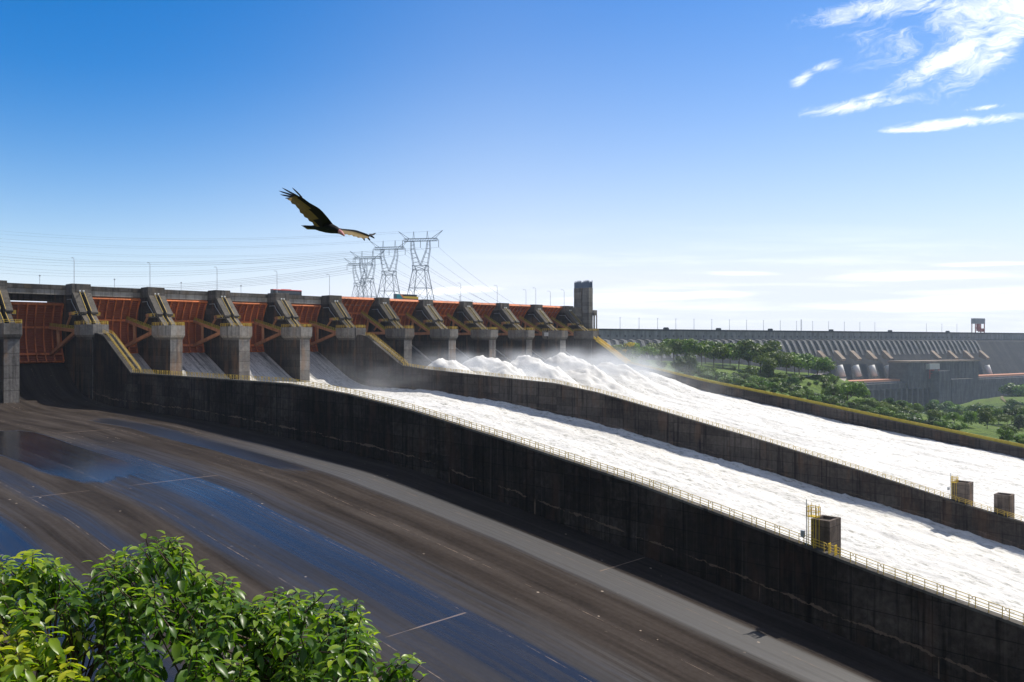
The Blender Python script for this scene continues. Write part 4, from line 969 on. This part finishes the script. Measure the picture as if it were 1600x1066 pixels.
def far_tree(kind, i, u, vb, vt, label, group=None, wid=1.0):
    p = hit(u, vb); h = (vb-vt)/FPX*p.y*1.14
    bl, cm, tq = VAR[kind][i % len(VAR[kind])]
    name = 'shrub' if kind == 'bush' else 'tree'
    r = thing(name, label, name, p, random.Random(int(u*7+vb)).uniform(0, 6.28), group); r.scale = (h*wid, h*wid, h)
    key = (kind, i % len(VAR[kind]))
    if key not in PROTO: PROTO[key] = tq.build('trunk', M['bark']).data; bpy.data.objects.remove([o for o in C.objects if o.data == PROTO[key]][0])
    for nm, me in (('crown', cm), ('trunk', PROTO[key])):
        o = bpy.data.objects.new(nm, me); C.objects.link(o); o.parent = r
    return r
RG = 'tall spreading green tree in the row on the lawn above the far chute wall'; RGG = 'trees in the row above the far wall'
for k, (u, vt, vb) in enumerate([(1011, 541, 565), (1030, 537, 568), (1049, 531, 566), (1073, 531, 570), (1094, 534, 573), (1116, 535, 574), (1130, 540, 575), (1150, 538, 576), (1170, 543, 580), (1185, 535, 583), (1211, 549, 586), (1230, 552, 588), (1253, 554, 590), (1277, 559, 592), (1296, 566, 594), (1060, 535, 564), (1106, 538, 569), (1140, 542, 571), (1196, 543, 580), (1243, 556, 586), (1265, 560, 588)]):
    far_tree('umbrella', k, u, vb, vt, RG, RGG, .95)
yt = far_tree('round', 3, 983, 566, 538, 'tree crowned with bright yellow blossom beside the yellow-edged wall')
bl = [(.1, .1, .85, .22, .6), (-.15, -.1, .8, .2, .6), (.25, -.2, .55, .14, .7)]
o = bpy.data.objects.new('blossom', crown_mesh('blossom', rng, bl, 620, .03, M['leafy'])); C.objects.link(o); o.parent = yt
far_tree('round', 2, 965, 561, 545, 'small dark tree at the left end of the tree row, left of the yellow one', None, 1.3)
far_tree('bush', 0, 1072, 586, 551, 'big dark bushy tree standing in front of the tree row, half veiled by spray', None, .75)
far_tree('round', 4, 1199, 589, 559, 'slim young tree beside the pale road below the tree row', None, .9)
far_tree('bush', 1, 1166, 588, 569, 'rounded dark shrub left of the slim young tree by the road', None, 1.0)
far_tree('round', 0, 1238, 606, 590, 'lone dark round shrub-like tree on the scrubby slope below the road')
far_tree('umbrella', 1, 1330, 636, 598, 'large spreading green tree at the corner of the slope before the far powerhouse', None, .85)
far_tree('umbrella', 2, 1302, 628, 602, 'broad green tree just left of the large spreading tree on the slope corner', None, .85)
VG = 'green tree in the valley between the far chute wall and the river'; VGG = 'trees in the river valley'
for k, (u, vt, vb, w_) in enumerate([(1376, 627, 646, 1), (1404, 629, 645, 1.2), (1490, 645, 666, .9), (1542, 640, 670, .8), (1560, 640, 664, 1), (1580, 640, 662, 1), (1600, 636, 662, 1), (1525, 632, 650, 1.2), (1350, 622, 640, 1.1), (1425, 640, 655, 1.2), (1572, 648, 668, 1.), (1592, 650, 672, 1)]):
    far_tree('round' if k % 2 else 'umbrella', k, u, vb, vt, VG, VGG, w_)
far_tree('round', 1, 1452, 651, 630, 'very dark round tree standing before the bright river water', None, 1.1); far_tree('round', 0, 1477, 650, 633, 'dark round tree right beside the darkest one, before the river', None, 1.1)
far_tree('bush', 0, 1458, 668, 650, 'conical dark shrub below the two dark trees at the lawn edge', None, .7); far_tree('round', 3, 1512, 668, 645, 'shady tree on the bright lawn, left of the broadest lawn tree', None, .9)
far_tree('round', 2, 1573, 693, 671, 'dark rounded tree low by the far wall at the right end', None, .8); far_tree('bush', 2, 1598, 696, 676, 'leafy shrub low by the far wall at the right edge', None, .8)
SGL = 'low green shrub in the scrub below the road and along the far wall'; SGG = 'scrub shrubs on the bank'
rs = random.Random(5)
for k in range(190):
    f_ = rs.random(); u = 1095+f_*470; top = 569+(u-1000)*.215+5          # just above the wall line
    v = top+rs.random()**1.5*(-6-30*math.exp(-((u-1290)/110)**2)) - 3
    if 1495 < u < 1560 and v > 655: continue
    hpx = rs.uniform(6, 15); far_tree('bush', rs.randrange(4), u, v, v-hpx, SGL, SGG, rs.uniform(.8, 1.3))
rs = random.Random(9); n_ = 0
while n_ < 46:
    u = rs.uniform(1335, 1606); v = rs.uniform(634, 700)
    if 1478 < u < 1590 and 656 < v < 690 and not (u > 1560 and v > 678): continue
    if v < 640+abs(u-1400)*.02 or v > 569+(u-1000)*.215+2: continue
    k = rs.randrange(5); far_tree(rs.choice(['round', 'umbrella', 'bush', 'round']), k, u, v, v-rs.uniform(9, 19), VG, VGG, rs.uniform(.85, 1.2)); n_ += 1
for k in range(26):
    u = rs.uniform(1000, 1310); v = 566+(u-1000)*.088+rs.uniform(0, 6); far_tree('bush', k, u, v, v-rs.uniform(6, 12), 'low shrub under the tree row on the lawn above the far chute wall', 'shrubs under the tree row', rs.uniform(.8, 1.2))
HG = 'green thicket shrub on the grassy hill right of the far river'
for k, (u, vb, vt) in enumerate([(1537, 619, 604), (1548, 620, 606), (1527, 621, 609), (1580, 616, 599), (1592, 618, 600), (1604, 618, 598), (1530, 640, 629), (1545, 641, 632), (1518, 643, 634), (1560, 643, 635)]):
    far_tree('bush', k, u, vb, vt, HG, 'thicket on the hill by the river', 1.1)

# ------------------------------------------------------------------ pylons and wires behind the spillway
def make_pylon(label):
    K = .54; r = thing('pylon', label, 'pylon', (0, 0, 0), R(-12), 'pylons behind the spillway')
    zz = lambda y: (496-y)*K
    def lvl(y, w, d): return [(sx*w*K, sy*d*K, zz(y)) for sx, sy in ((-1, -1), (1, -1), (1, 1), (-1, 1))]
    q = MB(); B_ = .42
    L1, L2, L3, L4 = lvl(496, 21, 21), lvl(452, 14, 14), lvl(424, 9.5, 9.5), lvl(417, 11.5, 6)
    for a, b in ((L1, L2), (L2, L3), (L3, L4)):
        for i in range(4):
            q.bar(a[i], b[i], B_); q.bar(b[i], b[(i+1) % 4], B_*.7)
            if a is not L1 or True: q.bar(a[i], b[(i+1) % 4], B_*.5); q.bar(a[(i+1) % 4], b[i], B_*.5)
    q.build('tower_body', M['lattice'], r)
    q = MB()
    for sx in (-1, 1):
        o_ = [(sx*11.5, 417), (sx*15.6, 392), (sx*15, 378)]; n_ = [(0, 417), (sx*9.5, 393), (sx*11.5, 378)]
        for yy in (-2.2, 2.2):
            for pth in (o_, n_):
                for (xa, ya), (xb, yb) in zip(pth[:-1], pth[1:]): q.bar((xa*K, yy*K*1.2, zz(ya)), (xb*K, yy*K, zz(yb)), B_*.8)
            for f0 in np.linspace(.1, .95, 6):
                pa = Vector((np.interp(f0, [0, .6, 1], [o[0] for o in o_])*K, yy*K, zz(np.interp(f0, [0, .6, 1], [o[1] for o in o_]))))
                pb = Vector((np.interp(f0+.06, [0, .6, 1], [o[0] for o in n_])*K, yy*K, zz(np.interp(f0+.06, [0, .6, 1], [o[1] for o in n_])))); q.bar(pa, pb, B_*.45)
    q.build('forked_arms', M['lattice'], r)
    q = MB()
    for y in (375, 379):
        for yy in (-1.6, 1.6): q.bar((-27*K, yy*K, zz(y)), (27*K, yy*K, zz(y)), B_*.8)
    for k in range(14):
        x = -27+k*54/13
        for yy in (-1.6, 1.6): q.bar((x*K, yy*K, zz(379)), ((x+(4 if k < 13 else 0))*K, yy*K, zz(375)), B_*.45)
    for sx in (-1, 1):
        q.bar((sx*18*K, 0, zz(375)), (sx*36*K, 0, zz(363)), B_*.8); q.bar((sx*22*K, 0, zz(377)), (sx*36*K, 0, zz(363)), B_*.6)
        for xx in (10, 12.5): q.bar((sx*xx*K, 0, zz(375)), (sx*11*K, 0, zz(363.5)), B_*.6)
        q.bar((sx*27*K, 0, zz(377)), (sx*30*K, 0, zz(378)), B_*.8)
    q.build('crossarm', M['lattice'], r)
    for x in (-29.5, 0, 29.5):
        q = MB(); q.bar((x*K, 0, zz(378)), (x*K, 0, zz(389)), .35, up=(1, 0, 0)); q.build('insulator', M['lattice'], r)
    return r
PY_ = [(657, 700, 375, 'tallest lattice pylon behind the spillway, rightmost of the four'), (608, 785, 388, 'lattice pylon just left of the tallest one'), (574, 875, 403, 'lattice pylon overlapping the farthest one, third from the right'), (562.5, 960, 413, 'farthest and smallest lattice pylon, at the left of the four')]
p0 = make_pylon(PY_[0][3]); PYL = []
for i, (u, Z, vc, lb) in enumerate(PY_):
    b = at(u, vc, Z); b.z -= (496-377)*.54
    if i == 0: p0.location = b; PYL.append(p0)
    else: PYL.append(dup(p0, b, (0, 0, R(-12)), lb))
def wire(a, b, sag, r, label, group):
    a = Vector(a); b = Vector(b); n = 24; q = MB()
    q.tube([a.lerp(b, i/n)-Vector((0, 0, sag*4*(i/n)*(1-i/n))) for i in range(n+1)], r, 4)
    return tag(q.build('power_line', M['lattice'], smooth=True), label, 'power line', group)
ca, sa = math.cos(R(-12)), math.sin(R(-12))
for i, o in enumerate(PYL):
    z0 = o.location.z+(496-389)*.54; zt_ = o.location.z+(496-363)*.54
    for j, x in enumerate((-29.5, 0, 29.5)):
        a = (o.location.x+x*.54*ca, o.location.y+x*.54*sa, z0)
        e = at(820+i*-22+j*14, 500, 620+i*30)
        wire(a, e, 4, .075, 'thin power line slanting down to the right from the pylons to the dam', 'power lines right of the pylons')
        e = at(-160, 428-i*3+j*5 if i > 1 else 380+i*16+j*7, 1000)
        wire(a, e, 17+i*2, .10 if i > 1 else .075, 'thin power line sagging across the sky left of the pylons', 'power lines left of the pylons')
    for sx in (-1, 1):
        a = (o.location.x+sx*36*.54*ca, o.location.y+sx*36*.54*sa, zt_); e = at(-160, 345+i*12+sx*4, 1000)
        wire(a, e, 14, .05, 'thin power line sagging across the sky left of the pylons', 'power lines left of the pylons')

# ------------------------------------------------------------------ the vulture gliding overhead
def feather(name, a, b, rough=.7):
    m, g = mat(name); p = g.n('ShaderNodeTexCoord').outputs['Object']
    n = g.noise(p, 16, 5, .7, .5); out(g, pbsdf(g, g.mix(n, a, b), rough, .2)); return m
M['vblack'] = feather('black_plumage', (.006, .006, .007), (.014, .013, .013)); M['vbrown'] = feather('brown_flight_feathers', (.085, .055, .016), (.21, .145, .045)); M['vred'] = feather('bare_red_head', (.35, .10, .11), (.55, .25, .26), .5)
M['vtip'] = feather('dark_wing_tips', (.02, .02, .025), (.05, .05, .06))
BZ = 13.0
bo = at(515, 352, BZ)
def bp_(u, v, dy=0.0): return at(u, v, BZ+dy)-bo
q = MB()
axis = [(478, 354.5, .16, .012), (490, 355, .12, .03), (500, 355.2, .06, .062), (510, 356, 0, .078), (519, 357.6, -.06, .074), (526, 359.6, -.10, .055), (530.5, 362, -.13, .036), (534, 364.2, -.155, .030), (536.5, 366.6, -.17, .021), (538.6, 368.8, -.18, .007)]
nb = 12; b0 = len(q.v)
for (u, v, dy, r_) in axis:
    c_ = bp_(u, v, dy); d = Vector((.85, -.45, -.2)).normalized(); a_ = d.cross(Vector((0, 0, 1))).normalized(); e_ = a_.cross(d)
    for j in range(nb): th = 2*math.pi*j/nb; q.v.append(tuple(c_+(a_*math.cos(th)+e_*math.sin(th))*r_))
for i in range(len(axis)-1):
    for j in range(nb): q.f.append((b0+i*nb+j, b0+i*nb+(j+1) % nb, b0+(i+1)*nb+(j+1) % nb, b0+(i+1)*nb+j)); q.mi.append(2 if i >= 6 else 0)
q.f.append(tuple(b0+j for j in range(nb))[::-1]); q.mi.append(0); q.f.append(tuple(b0+(len(axis)-1)*nb+j for j in range(nb))); q.mi.append(2)
def wing(lead, trail, d0, d1, split, n=14, m_=7):
    def res(pl):
        P = np.array(pl, float); L = np.concatenate([[0], np.cumsum(np.hypot(*(P[1:]-P[:-1]).T))]); L /= L[-1]; f = np.linspace(0, 1, n)
        return np.interp(f, L, P[:, 0]), np.interp(f, L, P[:, 1])
    lu, lv = res(lead); tu, tv = res(trail); f = np.linspace(0, 1, n); b = len(q.v)
    for side in (0, 1):
        for i in range(n):
            for j in range(m_):
                k = j/(m_-1); jag = (1.3 if i % 2 else -.2)*(k == 1)
                th = (.016*(1-f[i])+.004)*math.sin(math.pi*min(k+.12, 1))+.0015
                u = lu[i]+(tu[i]-lu[i])*k+(-.8*jag); v = lv[i]+(tv[i]-lv[i])*k+jag*.7
                dy = d0+(d1-d0)*f[i]-.10*k+.05*math.sin(math.pi*k)
                q.v.append(tuple(bp_(u, v, dy+(th if side else -th))))
    s_ = n*m_
    for i in range(n-1):
        for j in range(m_-1):
            a, b1, c1, d = b+i*m_+j, b+i*m_+j+1, b+(i+1)*m_+j+1, b+(i+1)*m_+j
            q.f.append((a, b1, c1, d)); q.mi.append(1 if (j+.5)/(m_-1) > split(f[i]) else 0)
            q.f.append((a+s_, d+s_, c1+s_, b1+s_)); q.mi.append(0)
    rim = [b+j for j in range(m_)]+[b+i*m_+m_-1 for i in range(1, n)]+[b+(n-1)*m_+j for j in range(m_-2, -1, -1)]+[b+i*m_ for i in range(n-2, 0, -1)]
    for x, y in zip(rim, rim[1:]+rim[:1]): q.f.append((x, x+s_, y+s_, y)); q.mi.append(0)
def plume(p, c_, e, w, dy0, dy1, mi):
    A = bp_(*p, dy0); Cc = bp_(*c_, (dy0+dy1)/2); E_ = bp_(*e, dy1); d = (E_-A).normalized(); s_ = d.cross(Vector((0, 1, 0))).normalized()
    b = len(q.v); rows = [(A, w*.9), (A.lerp(Cc, .5), w), (Cc, w*.95), (Cc.lerp(E_, .6), w*.7), (E_, w*.12)]
    for c1, ww in rows:
        for k in (-1, 1): q.v += [tuple(c1+s_*ww*k+Vector((0, -.003, 0))), tuple(c1+s_*ww*k+Vector((0, .003, 0)))]
    for i in range(4):
        o_ = b+i*4
        q.f += [(o_, o_+2, o_+6, o_+4), (o_+1, o_+5, o_+7, o_+3), (o_, o_+4, o_+5, o_+1), (o_+2, o_+3, o_+7, o_+6)]; q.mi += [mi]*4
    q.f += [(b, b+1, b+3, b+2), (b+16, b+18, b+19, b+17)]; q.mi += [mi]*2
wing([(523, 354), (513, 341), (504.4, 331), (498, 325), (483, 316.6), (472.5, 308.7), (463, 305)], [(495, 354.5), (487.4, 347.5), (476.8, 338.5), (469.3, 331), (464.5, 322.5), (456.6, 317.2), (450, 311)], 0, -.62, lambda f: .62-.42*f if f > .22 else .9)
for p, c_, e, w in (((460, 311), (452, 310), (445.5, 309.8), .013), ((461, 309), (450, 306.5), (438, 304.2), .014), ((463, 307.5), (450, 303), (435.6, 298.4), .013), ((465, 306.5), (453, 300.5), (440.8, 293.6), .013), ((472, 309), (464.5, 301), (456.4, 293.2), .012)):
    plume(p, c_, e, w, -.55, -.7, 3)
wing([(522, 353.5), (532, 357.2), (544, 358.3), (555.4, 359.4), (568, 363.6), (579, 368)], [(527, 364.5), (537, 365.6), (549, 367.3), (557.5, 370.4), (568, 372.6), (575.6, 371.8)], -.02, .75, lambda f: .30 if f > .12 else .9)
for p, c_, e in (((567, 370), (568.5, 373), (569.5, 376.4)), ((573, 369.5), (576, 373), (578.5, 376.2)), ((577, 367.5), (581.5, 370), (585.5, 372.6)), ((577, 367), (582.5, 366.8), (587.4, 364.4))): plume(p, c_, e, .016, .72, .85, 3)
for k in range(6): plume((497, 355+k*.6), (486, 353.8+k*.75), (470.5+k*1.6, 352.6+k*1.1), .013, .09, .2, 1 if k > 1 else 0)
vb_ = q.build('vulture', [M['vblack'], M['vbrown'], M['vred'], M['vtip']], fix=False, smooth=False); vb_.location = bo
tag(vb_, 'black vulture-like bird gliding with spread brown-edged wings and a pink head', 'bird')

# ------------------------------------------------------------------ leafy tree in front of the viewpoint
m, g = mat('glossy_leaves'); M['gleaf'] = m
tint = g.n('ShaderNodeAttribute', attribute_name='tint').outputs['Fac']
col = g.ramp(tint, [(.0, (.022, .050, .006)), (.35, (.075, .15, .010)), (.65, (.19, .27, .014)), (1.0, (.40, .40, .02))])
a = pbsdf(g, col, .36, .45); tr = g.n('ShaderNodeBsdfTranslucent', {'Color': g.mix(1.0, col, (2.0, 2.2, .7), 'MULTIPLY')}).outputs[0]
out(g, g.n('ShaderNodeMixShader', {0: .42, 1: a, 2: tr}).outputs[0])
M['twig'] = simple('brown_twigs', (.07, .05, .035), .8, .2, 0, .3, 6)
TOPL = [(-60, 865), (0, 862), (55, 850), (95, 864), (118, 885), (132, 905), (142, 872), (180, 852), (215, 848), (230, 828), (258, 826), (280, 840), (292, 872), (330, 885), (350, 890), (378, 898), (388, 928), (402, 926), (440, 912), (490, 908), (525, 918), (560, 928), (580, 950), (584, 985), (592, 1020), (600, 1060), (640, 1120), (660, 1250)]
TREE0 = Vector((-2.85, 8.6, -8.3))
rng = random.Random(77); tips = []
def add_tip(u, v, Z, yl): tips.append((at(u, v, Z), yl))
for i in range(1900):
    u = rng.uniform(-140, 640); v = rng.uniform(825, 1260)
    top = np.interp(u, *zip(*TOPL))
    dpt = v-top-8
    if dpt < 0: continue
    if dpt > 60 and rng.random() < .25: continue
    if float(vnoise(np.array(u/42.), np.array(v/36.), 19)) < .27 and dpt > 25: continue
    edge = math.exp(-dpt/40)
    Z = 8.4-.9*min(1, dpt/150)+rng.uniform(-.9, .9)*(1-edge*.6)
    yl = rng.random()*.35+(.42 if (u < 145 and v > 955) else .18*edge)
    add_tip(u, v, Z, yl)
for (u, v) in [(612, 1028), (628, 1020), (645, 1018), (656, 1030), (662, 1050), (640, 1045), (622, 1055), (650, 1068), (632, 1080), (615, 1095), (655, 1095)]: add_tip(u, v+8, 8.0, .3)
for i in range(90): u, Z = rng.uniform(-300, -60), rng.uniform(7, 9.5); add_tip(u, rng.uniform(900, 1260), Z, .3)
nt = thing('leafy_tree', 'leafy green tree with glossy drooping leaves at the lower left, closest to the viewer', 'tree', TREE0)
V, Fc, tint = [], [], []
tw_ = MB()
def leaf(c, d, side, L, w, tv):
    """one leaf: folded along the midrib, curving down toward its tip"""
    up = side.cross(d).normalized(); b = len(V); pos = c.copy(); dd = d.copy(); n = 4
    prof = [0.12, .92, 1.0, .72, .03]
    for i in range(n+1):
        ww = w*prof[i]
        V.extend([tuple(pos-side*ww+up*ww*.35), tuple(pos), tuple(pos+side*ww+up*ww*.35)])
        dd = (dd+Vector((0, 0, -.17))).normalized(); up = side.cross(dd).normalized(); pos = pos+dd*(L/n)
    for i in range(n):
        o_ = b+i*3; Fc.extend([(o_, o_+1, o_+4, o_+3), (o_+1, o_+2, o_+5, o_+4)])
    tint.extend([tv]*(3*(n+1)))
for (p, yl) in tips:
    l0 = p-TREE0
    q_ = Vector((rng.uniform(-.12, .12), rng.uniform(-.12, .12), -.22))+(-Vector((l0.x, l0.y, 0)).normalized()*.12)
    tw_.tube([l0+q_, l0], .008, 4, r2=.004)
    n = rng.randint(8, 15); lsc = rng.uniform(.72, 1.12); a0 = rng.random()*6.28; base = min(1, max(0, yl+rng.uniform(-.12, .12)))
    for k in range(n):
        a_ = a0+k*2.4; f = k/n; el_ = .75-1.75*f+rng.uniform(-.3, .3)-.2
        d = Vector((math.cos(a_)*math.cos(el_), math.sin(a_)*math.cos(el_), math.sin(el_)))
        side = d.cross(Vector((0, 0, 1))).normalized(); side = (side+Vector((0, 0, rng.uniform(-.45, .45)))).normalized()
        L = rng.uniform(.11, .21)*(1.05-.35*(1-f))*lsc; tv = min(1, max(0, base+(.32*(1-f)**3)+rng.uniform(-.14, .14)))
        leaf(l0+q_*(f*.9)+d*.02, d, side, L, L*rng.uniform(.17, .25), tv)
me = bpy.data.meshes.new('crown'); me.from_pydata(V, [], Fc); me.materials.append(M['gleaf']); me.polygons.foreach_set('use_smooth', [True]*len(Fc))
a_ = me.attributes.new('tint', 'FLOAT', 'POINT'); a_.data.foreach_set('value', tint)
o = bpy.data.objects.new('crown', me); C.objects.link(o); o.parent = nt
hub = [Vector((x, y, z)) for x, y, z in ((-1.4, -.6, 4.6), (-.5, .3, 4.9), (.6, -.1, 4.8), (1.4, -.4, 4.3), (-2.2, .2, 4.5), (0, -1.0, 4.2))]
tw_.tube([(0, 0, -.6), (.08, .05, 1.6), (0, 0, 3.2)], .17, 9, r2=.12)
for h in hub: tw_.tube([(0, 0, 3.0), (h.x*.5, h.y*.5, 3.8), h], .075, 6, r2=.035)
for i, (p, yl) in enumerate(tips):
    if i % 3: continue
    l0 = p-TREE0; h = min(hub, key=lambda c_: (c_-l0).length); mid = h.lerp(l0, .5)+Vector((rng.uniform(-.15, .15), rng.uniform(-.15, .15), rng.uniform(-.05, .15)))
    tw_.tube([h, mid, l0+Vector((0, 0, -.15))], .018, 4, r2=.006)
tw_.build('trunk', M['twig'], nt, fix=False)

# ------------------------------------------------------------------ air: spray over the chutes and thin haze over everything
def spray(name, s0, s1, t0, t1, base, slope, height, dens, swin, twin):
    q = MB(); vs = []
    for t in (t0, t1):
        zb_ = base+slope*(t-t0)
        for s in (s0, s1):
            for z in (zb_-1, zb_+height): p_ = W(s, t, z); vs.append(tuple(p_))
    q.add(vs, [(0, 1, 3, 2), (4, 6, 7, 5), (0, 4, 5, 1), (2, 3, 7, 6), (0, 2, 6, 4), (1, 5, 7, 3)])
    m, g = mat(name+'_droplets'); c = spill_coord(g); s, y, z = g.xyz(c); t = g.m('MULTIPLY', y, -1.0)
    h = g.m('SUBTRACT', z, g.m('ADD', base, g.m('MULTIPLY', g.m('SUBTRACT', t, t0), slope)))
    n = g.noise(g.comb(g.m('MULTIPLY', s, .07), g.m('MULTIPLY', t, .05), g.m('MULTIPLY', z, .10)), 1.0, 4, .6)
    d = g.m('MULTIPLY', g.ms(n, .36, .70), g.m('MULTIPLY', g.ms(h, height, 0.0), g.m('MULTIPLY', g.ms(s, *swin[0]), g.ms(s, *swin[1]))))
    d = g.m('MULTIPLY', d, g.m('MULTIPLY', g.ms(t, *twin[0]), g.ms(t, *twin[1])))
    v = g.n('ShaderNodeVolumePrincipled', {'Color': (.93, .95, .97, 1), 'Density': g.m('MULTIPLY', d, dens), 'Anisotropy': .4}).outputs[0]
    g.n('ShaderNodeOutputMaterial', {'Volume': v})
    return tag(q.build(name, m), kind='stuff')
spray('spray', 150, 300, 20, 240, -13, -.159, 22, .024, ((175, 240), (278, 258)), ((22, 50), (125, 56)))
spray('spray', 106, 262, 34, 100, -13.5, -.10, 14, .10, ((106, 118), (252, 232)), ((36, 46), (88, 62)))
spray('spray', 2, 103, 20, 90, -18, -.05, 16, .022, ((60, 100), (103, 102)), ((20, 30), (90, 45)))
m, g = mat('haze_air')
g.n('ShaderNodeOutputMaterial', {'Volume': g.n('ShaderNodeVolumePrincipled', {'Color': (.70, .82, 1.0, 1), 'Density': .00006, 'Anisotropy': .1}).outputs[0]})
q = MB(); q.box(-1500, 2400, -700, 2600, -180, 130); tag(q.build('haze', m), kind='stuff')
